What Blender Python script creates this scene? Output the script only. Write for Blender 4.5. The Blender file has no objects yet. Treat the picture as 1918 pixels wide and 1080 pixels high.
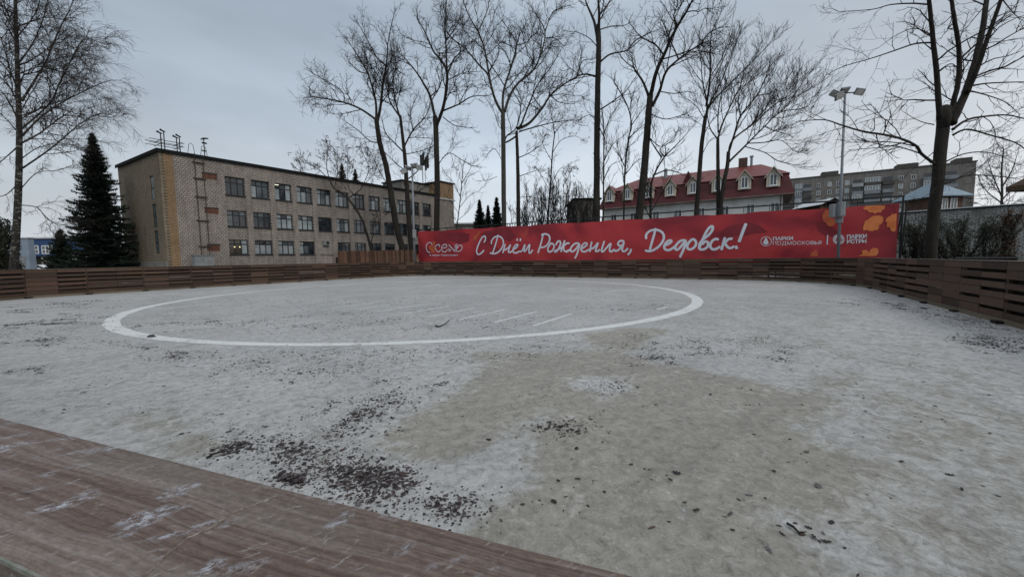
import bpy, math, random
import numpy as np
from mathutils import Vector, Matrix, noise
from mathutils.geometry import tessellate_polygon
random.seed(7); rng = np.random.default_rng(7)
R = math.radians
scn = bpy.context.scene
col = scn.collection

# ------------------------------------------------------------------ camera
FPX, HY, ROLL, EYE = 720.0, 484.0, R(.78), 1.45
cR, sR = math.cos(ROLL), math.sin(ROLL)
PIT = math.atan((540 - HY) * cR / FPX)
up0 = Vector((0, math.sin(PIT), math.cos(PIT)))
fwd = Vector((0, math.cos(PIT), -math.sin(PIT)))
xr_ = Vector((1, 0, 0)) * cR - up0 * sR
ur_ = Vector((1, 0, 0)) * sR + up0 * cR
cam_d = bpy.data.cameras.new('camera'); cam = bpy.data.objects.new('camera', cam_d); col.objects.link(cam)
cam_d.sensor_width = 36; cam_d.lens = FPX / 1918 * 36; cam_d.clip_start = .02; cam_d.clip_end = 3000
M = Matrix.Identity(4)
for i in range(3):
    M[i][0] = xr_[i]; M[i][1] = ur_[i]; M[i][2] = -fwd[i]
M[0][3], M[1][3], M[2][3] = 0, 0, EYE
cam.matrix_world = M
scn.camera = cam

# ------------------------------------------------------------------ world, sun, exposure
SUN_EL, SUN_AZ = R(38), R(145)          # azimuth clockwise from +Y
w = bpy.data.worlds.new('World'); scn.world = w; w.use_nodes = True
nt = w.node_tree; nt.nodes.clear()
def N(nt, t, **k):
    n = nt.nodes.new(t)
    for a, b in k.items(): setattr(n, a, b)
    return n
out = N(nt, 'ShaderNodeOutputWorld'); bg = N(nt, 'ShaderNodeBackground'); bg.inputs[1].default_value = .1
sky = N(nt, 'ShaderNodeTexSky'); sky.sky_type = 'NISHITA'; sky.sun_disc = False
sky.sun_elevation = SUN_EL; sky.sun_rotation = SUN_AZ; sky.air_density = 2; sky.dust_density = 4
tc = N(nt, 'ShaderNodeTexCoord'); sep = N(nt, 'ShaderNodeSeparateXYZ'); nt.links.new(tc.outputs['Generated'], sep.inputs[0])
cr = N(nt, 'ShaderNodeValToRGB'); e = cr.color_ramp
e.elements[0].position = 0; e.elements[0].color = (7.4, 7.9, 8.5, 1)
e.elements[1].position = 1; e.elements[1].color = (8.4, 8.8, 9.3, 1)
for p_, c_ in ((.12, (6.6, 7.25, 8.0)), (.30, (4.9, 5.65, 6.6)), (.50, (3.7, 4.4, 5.25)), (.75, (7.4, 7.9, 8.5))):
    q = e.elements.new(p_); q.color = (*c_, 1)
nt.links.new(sep.outputs['Z'], cr.inputs[0])
# cloud masses, stretched towards the horizon
mp = N(nt, 'ShaderNodeMapping'); mp.inputs['Scale'].default_value = (1.3, 1.3, 4.2)
nt.links.new(tc.outputs['Generated'], mp.inputs[0])
nz = N(nt, 'ShaderNodeTexNoise'); nz.inputs['Scale'].default_value = 1.7; nz.inputs['Detail'].default_value = 4; nz.inputs['Roughness'].default_value = .45
nz.inputs['Distortion'].default_value = .3
nt.links.new(mp.outputs[0], nz.inputs['Vector'])
mr = N(nt, 'ShaderNodeMapRange'); mr.inputs[1].default_value = .3; mr.inputs[2].default_value = .7; mr.inputs[3].default_value = .84; mr.inputs[4].default_value = 1.12
nt.links.new(nz.outputs[0], mr.inputs[0])
# the cloud cover is thinner towards the right
mr2 = N(nt, 'ShaderNodeMapRange'); mr2.inputs[1].default_value = -.75; mr2.inputs[2].default_value = .3; mr2.inputs[3].default_value = .76; mr2.inputs[4].default_value = 1.04
nt.links.new(sep.outputs['X'], mr2.inputs[0])
mm = N(nt, 'ShaderNodeMath', operation='MULTIPLY'); nt.links.new(mr.outputs[0], mm.inputs[0]); nt.links.new(mr2.outputs[0], mm.inputs[1])
vm = N(nt, 'ShaderNodeVectorMath', operation='SCALE'); nt.links.new(cr.outputs[0], vm.inputs[0]); nt.links.new(mm.outputs[0], vm.inputs[3])
# slightly warmer cloud on the right
mr3 = N(nt, 'ShaderNodeMapRange'); mr3.inputs[1].default_value = 0; mr3.inputs[2].default_value = .8
nt.links.new(sep.outputs['X'], mr3.inputs[0])
tint = N(nt, 'ShaderNodeMix', data_type='RGBA'); tint.inputs['A'].default_value = (1, 1, 1, 1); tint.inputs['B'].default_value = (1.04, .98, .93, 1)
nt.links.new(mr3.outputs[0], tint.inputs['Factor'])
vm2 = N(nt, 'ShaderNodeVectorMath', operation='MULTIPLY'); nt.links.new(vm.outputs[0], vm2.inputs[0]); nt.links.new(tint.outputs['Result'], vm2.inputs[1])
mx = N(nt, 'ShaderNodeMix', data_type='RGBA'); mx.inputs['Factor'].default_value = .94
nt.links.new(sky.outputs[0], mx.inputs['A']); nt.links.new(vm2.outputs[0], mx.inputs['B'])
nt.links.new(mx.outputs['Result'], bg.inputs[0]); nt.links.new(bg.outputs[0], out.inputs[0])
sun_d = bpy.data.lights.new('sun', 'SUN'); sun_d.energy = .8; sun_d.angle = R(18); sun_d.color = (1, .95, .88)
sun = bpy.data.objects.new('sun', sun_d); col.objects.link(sun)
sdir = Vector((math.sin(SUN_AZ) * math.cos(SUN_EL), math.cos(SUN_AZ) * math.cos(SUN_EL), math.sin(SUN_EL)))
sun.rotation_euler = sdir.to_track_quat('Z', 'Y').to_euler()
vs = scn.view_settings; vs.view_transform = 'Standard'; vs.look = 'None'; vs.gamma = 1; vs.use_curve_mapping = False
vs.exposure = 0.25
scn.cycles.max_bounces = 5; scn.cycles.diffuse_bounces = 3

# ------------------------------------------------------------------ pixel rays of the photograph -> world points
def ray(px, py):
    x = px - 959; y = -(py - 540); a = cR * x + sR * y; b = -sR * x + cR * y
    return Vector((a, FPX * math.cos(PIT) + b * math.sin(PIT), -FPX * math.sin(PIT) + b * math.cos(PIT)))
EY = Vector((0, 0, EYE))
def at(px, py, Y):
    d = ray(px, py); return d * (Y / d.y) + EY
def atz(px, py, z):
    d = ray(px, py); return d * ((z - EYE) / d.z) + EY
def atpl(px, py, p0, dr):
    d = ray(px, py); n = Vector((-dr[1], dr[0], 0)); t = (n.x * p0[0] + n.y * p0[1]) / (n.x * d.x + n.y * d.y); return d * t + EY

# ------------------------------------------------------------------ materials
def mat(name, base=(.5, .5, .5), rough=.8, metal=0, spec=.3):
    m = bpy.data.materials.new(name); m.use_nodes = True
    b = m.node_tree.nodes['Principled BSDF']
    b.inputs['Base Color'].default_value = (*base, 1); b.inputs['Roughness'].default_value = rough
    b.inputs['Metallic'].default_value = metal; b.inputs['Specular IOR Level'].default_value = spec
    return m
def pos(nt, du=None, dv=None, dw=None):
    """world position, optionally read along given axes"""
    g = N(nt, 'ShaderNodeNewGeometry')
    if du is None: return g.outputs['Position']
    c = N(nt, 'ShaderNodeCombineXYZ')
    for i, d in enumerate((du, dv, dw)):
        if d is None: continue
        v = N(nt, 'ShaderNodeVectorMath', operation='DOT_PRODUCT'); v.inputs[1].default_value = d
        nt.links.new(g.outputs['Position'], v.inputs[0]); nt.links.new(v.outputs['Value'], c.inputs[i])
    return c.outputs[0]
def noi(nt, vec, scale, detail=3, rough=.5, st=(1, 1, 1), dist=0):
    m = N(nt, 'ShaderNodeMapping'); m.inputs['Scale'].default_value = st; nt.links.new(vec, m.inputs[0])
    n = N(nt, 'ShaderNodeTexNoise'); n.inputs['Scale'].default_value = scale; n.inputs['Detail'].default_value = detail
    n.inputs['Roughness'].default_value = rough; n.inputs['Distortion'].default_value = dist
    nt.links.new(m.outputs[0], n.inputs['Vector']); return n.outputs[0]
def rng_(nt, v, a, b, c=0, d=1):
    m = N(nt, 'ShaderNodeMapRange'); nt.links.new(v, m.inputs[0])
    for i, k in enumerate((a, b, c, d)): m.inputs[i + 1].default_value = k
    return m.outputs[0]
def mixc(nt, f, a, b, mode='MIX'):
    m = N(nt, 'ShaderNodeMix', data_type='RGBA', blend_type=mode)
    if isinstance(f, (int, float)): m.inputs['Factor'].default_value = f
    else: nt.links.new(f, m.inputs['Factor'])
    for k, v in (('A', a), ('B', b)):
        if isinstance(v, tuple): m.inputs[k].default_value = (*v, 1)
        else: nt.links.new(v, m.inputs[k])
    return m.outputs['Result']
def math_(nt, op, a, b):
    m = N(nt, 'ShaderNodeMath', operation=op)
    for i, v in enumerate((a, b)):
        if isinstance(v, (int, float)): m.inputs[i].default_value = v
        else: nt.links.new(v, m.inputs[i])
    return m.outputs[0]
def bump(m, h, strength=.4, dist=.02):
    nt = m.node_tree; b = N(nt, 'ShaderNodeBump'); b.inputs['Strength'].default_value = strength; b.inputs['Distance'].default_value = dist
    nt.links.new(h, b.inputs['Height']); nt.links.new(b.outputs[0], nt.nodes['Principled BSDF'].inputs['Normal'])
def setc(m, c): m.node_tree.links.new(c, m.node_tree.nodes['Principled BSDF'].inputs['Base Color'])
def mottled(name, c1, c2, scale=4, rough=.85, st=(1, 1, 1), bmp=.3, lo=.35, hi=.65, **k):
    m = mat(name, c1, rough, **k); nt = m.node_tree; p = pos(nt)
    n = noi(nt, p, scale, 4, .6, st); setc(m, mixc(nt, rng_(nt, n, lo, hi), c1, c2))
    if bmp: bump(m, n, bmp, .02)
    return m
def plainwood(name, c1, c2, c3=None):
    """weathered boards: per-board tone from the object's own grain noise"""
    m = mat(name, c1, .8); nt = m.node_tree; p = pos(nt)
    g = noi(nt, p, 9, 5, .6, (.5, .5, 7)); s = noi(nt, p, .9, 3, .5, (1, 1, 6))
    c = mixc(nt, rng_(nt, g, .3, .7), c1, c2)
    c = mixc(nt, rng_(nt, s, .45, .7), c, c3 or c2)
    at_ = N(nt, 'ShaderNodeAttribute', attribute_name='tone'); 
    tone = rng_(nt, at_.outputs['Fac'], 0, 1, .42, 1.38)
    v = N(nt, 'ShaderNodeVectorMath', operation='SCALE'); nt.links.new(c, v.inputs[0]); nt.links.new(tone, v.inputs[3])
    setc(m, v.outputs[0]); bump(m, g, .3, .01); return m

XV = Vector((.851, -.525, 0)); XU = Vector((.525, .851, 0))        # the rink's axes
SA = Vector((-29.38, 32.92, 0)); SD = Vector((.5972, .8021, 0)); SN = Vector((.8556, -.5176, 0))   # the school's facade

def brick(name, axis, c1, c2, mortar, bw=.27, bh=.09, ms=.012, stain=(.6, 1.1), streak=.35):
    m = mat(name, c1, .9); nt = m.node_tree; p = pos(nt, tuple(axis), (0, 0, 1), tuple(Vector((0, 0, 1)).cross(axis)))
    b = N(nt, 'ShaderNodeTexBrick'); b.inputs['Scale'].default_value = 1; b.inputs['Brick Width'].default_value = bw
    b.inputs['Row Height'].default_value = bh; b.inputs['Mortar Size'].default_value = ms; b.inputs['Bias'].default_value = 0
    b.inputs['Color1'].default_value = (*c1, 1); b.inputs['Color2'].default_value = (*c2, 1); b.inputs['Mortar'].default_value = (*mortar, 1)
    nt.links.new(p, b.inputs['Vector'])
    n = noi(nt, p, .45, 5, .65, (1, .6, 1)); s = noi(nt, p, 1.6, 4, .6, (2.2, .25, 1))
    f = rng_(nt, n, .3, .7, *stain); g = rng_(nt, s, .35, .7, 1, 1 - streak)
    v = N(nt, 'ShaderNodeVectorMath', operation='SCALE'); nt.links.new(b.outputs['Color'], v.inputs[0]); nt.links.new(math_(nt, 'MULTIPLY', f, g), v.inputs[3])
    setc(m, v.outputs[0]); bump(m, b.outputs['Fac'], -.4, .01); return m

MT = {}
MT['brick'] = brick('grey silicate brick', SD, (.42, .375, .335), (.325, .285, .255), (.13, .115, .105), .26, .17, .024, (.78, 1.1), .3)
MT['brick_side'] = brick('yellowish silicate brick', SN, (.32, .265, .19), (.24, .195, .14), (.12, .10, .075), .30, .13, .014, (.7, 1.0), .25)
MT['brick_orange'] = brick('ochre brick strip', SD, (.37, .235, .125), (.27, .18, .10), (.14, .11, .08), .26, .13, .018, (.8, 1.1), .2)
MT['brick_red'] = brick('red infill brick', SD, (.22, .085, .05), (.15, .05, .03), (.13, .10, .08), .25, .08, .01)
MT['concrete'] = mottled('weathered concrete', (.16, .155, .14), (.24, .23, .21), 2.5)
MT['flash'] = mottled('black tin flashing', (.008, .009, .010), (.018, .019, .02), 5, .85, spec=.1)
MT['frame'] = mat('dark window frame', (.015, .018, .024), .5)
MT['sill'] = mottled('dark sill', (.02, .02, .022), (.05, .05, .05), 6)
def pane(name, c, c2, rough=.08):
    m = mottled(name, c, c2, .9, rough, (1, 1, 3), 0); m.node_tree.nodes['Principled BSDF'].inputs['Specular IOR Level'].default_value = .7; return m
MT['pane_dark'] = pane('dark window glass', (.006, .009, .012), (.025, .033, .04))
MT['pane_pale'] = pane('glass with pale curtain', (.20, .24, .26), (.31, .35, .365))
MT['pane_mid'] = pane('glass with grey curtain', (.05, .065, .075), (.10, .12, .13))
MT['pane_warm'] = pane('glass of a room with lights on', (.06, .05, .025), (.03, .03, .02))
def emis(name, c, s):
    m = mat(name, c, .5); b = m.node_tree.nodes['Principled BSDF']; b.inputs['Emission Color'].default_value = (*c, 1); b.inputs['Emission Strength'].default_value = s; return m
MT['lamp_warm'] = emis('lit ceiling lamp warm', (1, .8, .42), 1.3)
MT['lamp_white'] = emis('lit ceiling lamp white', (1, .95, .8), 1.2)
MT['pipe'] = mottled('rusty pipe', (.05, .045, .04), (.10, .08, .065), 5)
MT['steel'] = mottled('galvanised steel', (.17, .19, .21), (.24, .26, .28), 6, .5, (1, 1, .3), .1, metal=.3)
MT['boxgrey'] = mottled('grey painted sheet steel', (.17, .18, .19), (.25, .26, .27), 4, .6)
MT['lampface'] = mottled('floodlight glass', (.38, .39, .38), (.5, .5, .49), 8, .3)
MT['black'] = mottled('black painted steel', (.008, .009, .010), (.02, .02, .02), 8, .5)
MT['wood'] = plainwood('brown rink board', (.058, .033, .023), (.100, .062, .044), (.075, .052, .038))
MT['backwood'] = plainwood('dark back board', (.010, .008, .006), (.020, .015, .011))  # darker than the rink boards: shade in the fence gaps put into the colour
MT['kick'] = plainwood('muddy bottom board', (.10, .08, .055), (.17, .14, .10))
MT['caps'] = plainwood('greyed cap board', (.12, .09, .07), (.22, .18, .15), (.30, .28, .26))
MT['picket'] = plainwood('brown picket', (.09, .045, .028), (.15, .08, .05))
MT['roofsteep'] = mat('maroon tile roof', (.12, .02, .02), .6)
def rooft(m, axis, c1, c2):
    nt = m.node_tree; p = pos(nt, tuple(axis), (0, 0, 1), tuple(Vector((0, 0, 1)).cross(axis)))
    b = N(nt, 'ShaderNodeTexBrick'); b.inputs['Scale'].default_value = 1; b.inputs['Brick Width'].default_value = .35; b.inputs['Row Height'].default_value = .22
    b.inputs['Mortar Size'].default_value = .03; b.inputs['Color1'].default_value = (*c1, 1); b.inputs['Color2'].default_value = (*c2, 1); b.inputs['Mortar'].default_value = (c1[0] * .4, c1[1] * .4, c1[2] * .4, 1)
    nt.links.new(p, b.inputs['Vector']); n = noi(nt, p, .8, 4); v = N(nt, 'ShaderNodeVectorMath', operation='SCALE')
    nt.links.new(b.outputs['Color'], v.inputs[0]); nt.links.new(rng_(nt, n, .3, .7, .75, 1.2), v.inputs[3]); setc(m, v.outputs[0])
HD = Vector((.8411, -.5409, 0))
rooft(MT['roofsteep'], HD, (.105, .019, .023), (.075, .014, .018))
MT['rooftop'] = mottled('light red tin roof', (.165, .036, .034), (.12, .028, .027), 1.2, .5)
MT['white'] = mottled('white render', (.48, .49, .48), (.60, .61, .60), .8)
MT['dormer'] = mottled('pale stone cladding', (.42, .38, .31), (.52, .48, .40), 3)
MT['pvc'] = mat('white window frame', (.7, .72, .74), .4)
MT['aptwall'] = brick('grey block brick', HD, (.24, .23, .215), (.20, .19, .175), (.12, .115, .11), .6, .3, .03, (.75, 1.1), .3)
MT['aptdark'] = mottled('dark grey rendered wall', (.055, .055, .05), (.085, .08, .075), 1)
MT['balc'] = mottled('balcony panel', (.15, .17, .19), (.22, .24, .26), .6)
MT['balc2'] = mottled('pale balcony panel', (.33, .35, .37), (.26, .28, .30), .6)
MT['blueroof'] = mottled('blue tin roof', (.17, .235, .29), (.22, .29, .345), 1.5, .5)
MT['redbrick'] = brick('brown brick house', HD, (.15, .07, .05), (.10, .05, .035), (.1, .09, .08))
MT['bluewall'] = mottled('blue cladding', (.02, .055, .15), (.03, .075, .19), .7, .5)
MT['bluegrey'] = mottled('pale blue sheet', (.20, .25, .32), (.26, .31, .38), .8, .6)
MT['palewall'] = mottled('pale garage wall', (.40, .40, .40), (.5, .5, .5), .6)
MT['snow'] = mottled('thin old snow', (.5, .53, .56), (.62, .64, .66), 4)
def bark(name, c1, c2, birch=False):
    m = mat(name, c1, .95); nt = m.node_tree; p = pos(nt); n = noi(nt, p, 5, 5, .65, (2.5, 2.5, .5))
    c = mixc(nt, rng_(nt, n, .35, .65), c1, c2)
    if birch:
        q = noi(nt, p, 2.6, 4, .7, (1, 1, 2.2)); c = mixc(nt, rng_(nt, q, .55, .60), c, (.21, .21, .19))
    else:
        q = noi(nt, p, .7, 3, .6); c = mixc(nt, rng_(nt, q, .5, .7), c, (.03, .03, .022))
    setc(m, c); bump(m, n, .8, .04); return m
MT['bark'] = bark('dark wet bark', (.012, .010, .009), (.030, .026, .022))
MT['barkgrey'] = bark('grey aspen bark', (.032, .031, .027), (.07, .067, .058))
MT['birch'] = bark('birch bark', (.018, .017, .015), (.045, .042, .037), True)
MT['twig'] = mottled('dark twig', (.011, .009, .008), (.024, .020, .017), 3, .9, bmp=0)
MT['twigbirch'] = mottled('birch twig', (.024, .019, .017), (.045, .036, .032), 3, .9, bmp=0)
MT['needle'] = mottled('dark spruce needles', (.010, .018, .014), (.034, .048, .034), 3.5, .9, bmp=0)
MT['dryleaf'] = mottled('withered brown leaves', (.05, .026, .018), (.10, .055, .035), 5, .9, bmp=0)
MT['shrub'] = mottled('dull evergreen leaves', (.014, .02, .012), (.035, .042, .025), 4, .9, bmp=0)
MT['leafA'] = mottled('wet dark fallen leaf', (.014, .011, .013), (.032, .024, .025), 30, .6, bmp=0)
MT['leafB'] = mottled('reddish brown fallen leaf', (.042, .026, .024), (.085, .056, .048), 30, .7, bmp=0)
MT['leafC'] = mottled('frosted fallen leaf', (.15, .14, .15), (.06, .045, .045), 60, .8, bmp=0)
m = mat('worn white line paint', (.6, .6, .6), .7); nt = m.node_tree; p = pos(nt)
a_ = noi(nt, p, 3.2, 5, .7); b_ = noi(nt, p, 17, 4, .75); d_ = noi(nt, p, .9, 3, .6)
f_ = math_(nt, 'ADD', math_(nt, 'MULTIPLY', a_, .6), math_(nt, 'MULTIPLY', b_, .4)); f_ = math_(nt, 'ADD', f_, rng_(nt, d_, .35, .65, -.06, .06))
setc(m, mixc(nt, rng_(nt, f_, .53, .59, 0, .8), mixc(nt, rng_(nt, b_, .3, .7), (.64, .66, .66), (.52, .54, .54)), (.40, .405, .40))); MT['paint'] = m
MT['letters'] = mat('white banner print', (.60, .63, .70), .6)
MT['orange'] = mottled('orange leaf print', (.56, .15, .045), (.66, .21, .07), 3, .6, bmp=0)
MT['orangedim'] = mottled('dim orange leaf print', (.50, .13, .045), (.42, .08, .04), 3, .6, bmp=0)
MT['maroon'] = mottled('maroon leaf print', (.20, .019, .029), (.17, .018, .027), 3, .6, bmp=0)
MT['stone'] = mottled('dark stone', (.035, .036, .038), (.08, .08, .08), 30)
MT['gazebo'] = plainwood('varnished gazebo wood', (.055, .035, .021), (.095, .06, .036))

# banner fabric: red print with darker and brighter drifts
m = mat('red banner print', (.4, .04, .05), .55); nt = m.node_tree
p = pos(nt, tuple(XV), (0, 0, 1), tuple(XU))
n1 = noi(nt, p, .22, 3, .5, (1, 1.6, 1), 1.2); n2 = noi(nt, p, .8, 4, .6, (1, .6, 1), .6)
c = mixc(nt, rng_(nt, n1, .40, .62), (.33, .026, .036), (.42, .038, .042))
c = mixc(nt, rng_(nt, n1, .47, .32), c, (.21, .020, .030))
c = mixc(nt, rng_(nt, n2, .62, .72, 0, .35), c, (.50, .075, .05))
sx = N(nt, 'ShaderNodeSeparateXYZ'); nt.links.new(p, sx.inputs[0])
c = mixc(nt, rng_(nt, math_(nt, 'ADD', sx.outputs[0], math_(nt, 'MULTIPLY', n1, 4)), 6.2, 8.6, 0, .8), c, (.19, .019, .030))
setc(m, c); MT['banner'] = m

# the ice: beige bare ice, blue-grey frost where the 'frost' attribute says so, speckled at every scale
m = mat('rough frosted ice', (.4, .4, .4), .6, spec=.25); nt = m.node_tree; p = pos(nt, tuple(Vector((.78, .626, 0))), tuple(Vector((-.626, .78, 0))), (0, 0, 1))
fa = N(nt, 'ShaderNodeAttribute', attribute_name='frost').outputs['Fac']
nb = noi(nt, p, .55, 6, .68); nf = noi(nt, p, 2.2, 6, .7); ng = noi(nt, p, 11, 5, .72, (1, 1, 1), .7); nh = noi(nt, p, 55, 4, .8); nl = noi(nt, p, .16, 3, .5)
f = math_(nt, 'ADD', fa, rng_(nt, nf, .3, .7, -.36, .36)); f = math_(nt, 'ADD', f, rng_(nt, ng, .3, .7, -.22, .22))
frostc = mixc(nt, rng_(nt, nb, .35, .65), (.345, .352, .352), (.425, .43, .428))
icec = mixc(nt, rng_(nt, nf, .35, .65), (.265, .258, .228), (.315, .306, .27))
c = mixc(nt, rng_(nt, f, .27, .78), icec, frostc)
gr = rng_(nt, ng, .36, .66, .74, 1.16); gr = math_(nt, 'MULTIPLY', gr, rng_(nt, nh, .32, .68, .84, 1.14)); gr = math_(nt, 'MULTIPLY', gr, rng_(nt, nl, .35, .65, .93, 1.06))
sp = noi(nt, p, 24, 3, .7, (1, 1, 1), .8); gr = math_(nt, 'MULTIPLY', gr, rng_(nt, sp, .60, .70, 1, .66))
v = N(nt, 'ShaderNodeVectorMath', operation='SCALE'); nt.links.new(c, v.inputs[0]); nt.links.new(gr, v.inputs[3])
st1 = noi(nt, p, 1.1, 5, .7, (.45, 2.2, 1), 1.0); gr2 = rng_(nt, st1, .52, .68, 1, .86)
v2 = N(nt, 'ShaderNodeVectorMath', operation='SCALE'); nt.links.new(v.outputs[0], v2.inputs[0]); nt.links.new(gr2, v2.inputs[3]); v = v2
pit = noi(nt, p, 9, 6, .85, (1, 1, 1), .4)
v3 = N(nt, 'ShaderNodeVectorMath', operation='SCALE'); nt.links.new(v.outputs[0], v3.inputs[0]); nt.links.new(rng_(nt, pit, .54, .66, 1, .64), v3.inputs[3]); v = v3
wh = noi(nt, p, 19, 4, .75, (1.3, .8, 1), .5)
c = mixc(nt, rng_(nt, wh, .58, .70, 0, .5), v.outputs[0], (.46, .48, .49))
setc(m, c); bump(m, math_(nt, 'ADD', ng, math_(nt, 'MULTIPLY', nh, .4)), .5, .012)
MT['ice'] = m
m = mat('trodden ground with snow', (.1, .1, .08), .95); nt = m.node_tree; p = pos(nt)
n = noi(nt, p, .35, 6, .65); g = noi(nt, p, 5, 4, .7)
c = mixc(nt, rng_(nt, g, .3, .7), (.035, .038, .022), (.08, .075, .05)); c = mixc(nt, rng_(nt, n, .55, .63), c, (.38, .40, .41))
setc(m, c); bump(m, g, .6, .05); MT['ground'] = m

# ------------------------------------------------------------------ mesh helpers
ORG = {}
class MB:
    def __init__(s): s.v = []; s.f = []; s.mi = []; s.tn = []
    def add(s, vs, fs, mi=0, tone=.5):
        b = len(s.v); s.v.extend([tuple(x) for x in vs]); s.tn.extend([tone] * len(vs))
        for f in fs: s.f.append(tuple(b + i for i in f)); s.mi.append(mi)
    BF = [(0, 3, 2, 1), (4, 5, 6, 7), (0, 1, 5, 4), (1, 2, 6, 5), (2, 3, 7, 6), (3, 0, 4, 7)]
    def hexa(s, q, mi=0, tone=.5): s.add(q, s.BF, mi, tone)
    def box(s, o, a, b, a0, a1, b0, b1, z0, z1, mi=0, tone=.5):
        """box in the frame origin o, axis a, axis b, world z"""
        s.hexa([o + a * x + b * y + Vector((0, 0, z)) for z in (z0, z1) for x, y in ((a0, b0), (a1, b0), (a1, b1), (a0, b1))], mi, tone)
    def tube(s, pts, r, n=6, mi=0, cap=True):
        if not hasattr(r, '__len__'): r = [r] * len(pts)
        rings = []; pts = [Vector(p) for p in pts]
        d = (pts[1] - pts[0]).normalized(); u = d.orthogonal().normalized(); vs = []
        for i, p in enumerate(pts):
            t = (pts[min(i + 1, len(pts) - 1)] - pts[max(i - 1, 0)]).normalized()
            u = (u - t * u.dot(t)).normalized(); w_ = t.cross(u)
            for k in range(n):
                a = 2 * math.pi * k / n; vs.append(p + (u * math.cos(a) + w_ * math.sin(a)) * r[i])
        fs = [(i * n + k, i * n + (k + 1) % n, (i + 1) * n + (k + 1) % n, (i + 1) * n + k) for i in range(len(pts) - 1) for k in range(n)]
        if cap: fs.append(tuple(range(n - 1, -1, -1))); fs.append(tuple((len(pts) - 1) * n + k for k in range(n)))
        s.add(vs, fs, mi)
    def build(s, name, mats, parent=None, smooth=False):
        o3 = ORG.get(parent, Vector((0, 0, 0)))
        me = bpy.data.meshes.new(name)
        vv = np.array(s.v, dtype=float) - np.array(o3)
        me.from_pydata(vv.tolist(), [], s.f)
        if not isinstance(mats, (list, tuple)): mats = [mats]
        for q in mats: me.materials.append(q)
        if len(mats) > 1: me.polygons.foreach_set('material_index', s.mi)
        if smooth: me.polygons.foreach_set('use_smooth', [True] * len(me.polygons))
        a = me.attributes.new('tone', 'FLOAT', 'POINT'); a.data.foreach_set('value', s.tn)
        me.update()
        o = bpy.data.objects.new(name, me); col.objects.link(o)
        if parent is not None: o.parent = parent; ORG[o] = o3
        return o
def tag(o, label=None, cat=None, group=None, kind=None):
    for k, v in (('label', label), ('category', cat), ('group', group), ('kind', kind)):
        if v: o[k] = v
    return o
def empty(name, loc, label, cat, group=None):
    o = bpy.data.objects.new(name, None); col.objects.link(o); o.location = loc; o.empty_display_size = .3
    ORG[o] = Vector(loc); return tag(o, label, cat, group)
Z = Vector((0, 0, 1))

# ------------------------------------------------------------------ ground and ice
g = MB(); g.add([(-900, -300, -.06), (900, -300, -.06), (900, 1500, -.06), (-900, 1500, -.06)], [(0, 1, 2, 3)])
tag(g.build('ground', MT['ground']), kind='structure')
VL, VR, UN, UF, RC = -27.2, 4.4, .03, 26.5, 5.0       # rink: left, right, near, far lines in the (v,u) frame, corner radius
RNR = 5.9                                            # the near right corner is rounder
def rink_sd(v, u):
    """signed distance to the rink's outline (negative inside), numpy"""
    cx, cy = (VL + VR) / 2, (UN + UF) / 2
    rc = np.where((v > cx) & (u < cy), RNR, RC)
    qx = np.abs(v - cx) - ((VR - VL) / 2 - rc); qy = np.abs(u - cy) - ((UF - UN) / 2 - rc)
    return np.hypot(np.maximum(qx, 0), np.maximum(qy, 0)) + np.minimum(np.maximum(qx, qy), 0) - rc
step = .15
gv = np.arange(VL - .3, VR + .31, step); gu = np.arange(UN - .3, UF + .31, step)
V_, U_ = np.meshgrid(gv, gu, indexing='ij')
inside = rink_sd(V_, U_) < .22
# frost map: outlines read from the photograph and laid on the ice
def ice_poly(pp): return [(p.dot(XV), p.dot(XU)) for p in (atz(x, y, 0) for x, y in pp)]
def inpoly(v, u, poly):
    r = np.zeros(v.shape, bool); n = len(poly)
    for i in range(n):
        (x1, y1), (x2, y2) = poly[i], poly[(i + 1) % n]
        c = ((y1 > u) != (y2 > u)) & (v < (x2 - x1) * (u - y1) / (y2 - y1 + 1e-12) + x1); r ^= c
    return r
fr = np.ones(V_.shape) * .85
for pp, val in (
    ([(1200, 560), (1500, 560), (1640, 600), (1918, 700), (1918, 800), (1700, 700), (1400, 650), (1250, 610)], .68),
    ([(1560, 690), (1750, 720), (1918, 780), (2100, 900), (2100, 1200), (1500, 1200), (1600, 900), (1500, 800), (1400, 740)], .50),
    ([(890, 705), (1000, 662), (1130, 652), (1230, 680), (1330, 695), (1560, 745), (1500, 800), (1600, 900), (1500, 1200), (850, 1200), (900, 985), (975, 905), (1010, 850), (1000, 815), (930, 830), (860, 850), (800, 872), (720, 852), (700, 820), (790, 770), (860, 740)], .06),
    ([(1090, 625), (1200, 612), (1250, 618), (1180, 655), (1110, 650)], .1),
    ([(880, 662), (1010, 655), (1000, 690), (900, 700)], .25),
    ([(180, 770), (300, 770), (420, 830), (360, 870), (220, 810)], .35),
    ([(200, 545), (500, 560), (400, 600), (260, 600)], .75),
    ([(1080, 760), (1010, 790), (960, 830), (985, 870), (940, 900), (900, 960), (870, 985), (830, 960), (960, 850), (980, 790), (1050, 770), (1120, 745), (1080, 710), (1170, 700), (1190, 735), (1130, 745)], .95),
    ([(1480, 780), (1560, 790), (1640, 830), (1580, 835), (1500, 805)], .75),
    ([(1290, 690), (1400, 695), (1560, 730), (1540, 745), (1420, 715), (1330, 700)], .9),
    ([(1400, 950), (1500, 940), (1600, 1000), (1580, 1060), (1450, 1040)], .7),
    ([(1180, 660), (1300, 640), (1450, 650), (1500, 680), (1350, 690), (1240, 680)], .95)):
    fr = np.where(inpoly(V_, U_, ice_poly(pp)), val, fr)
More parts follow.
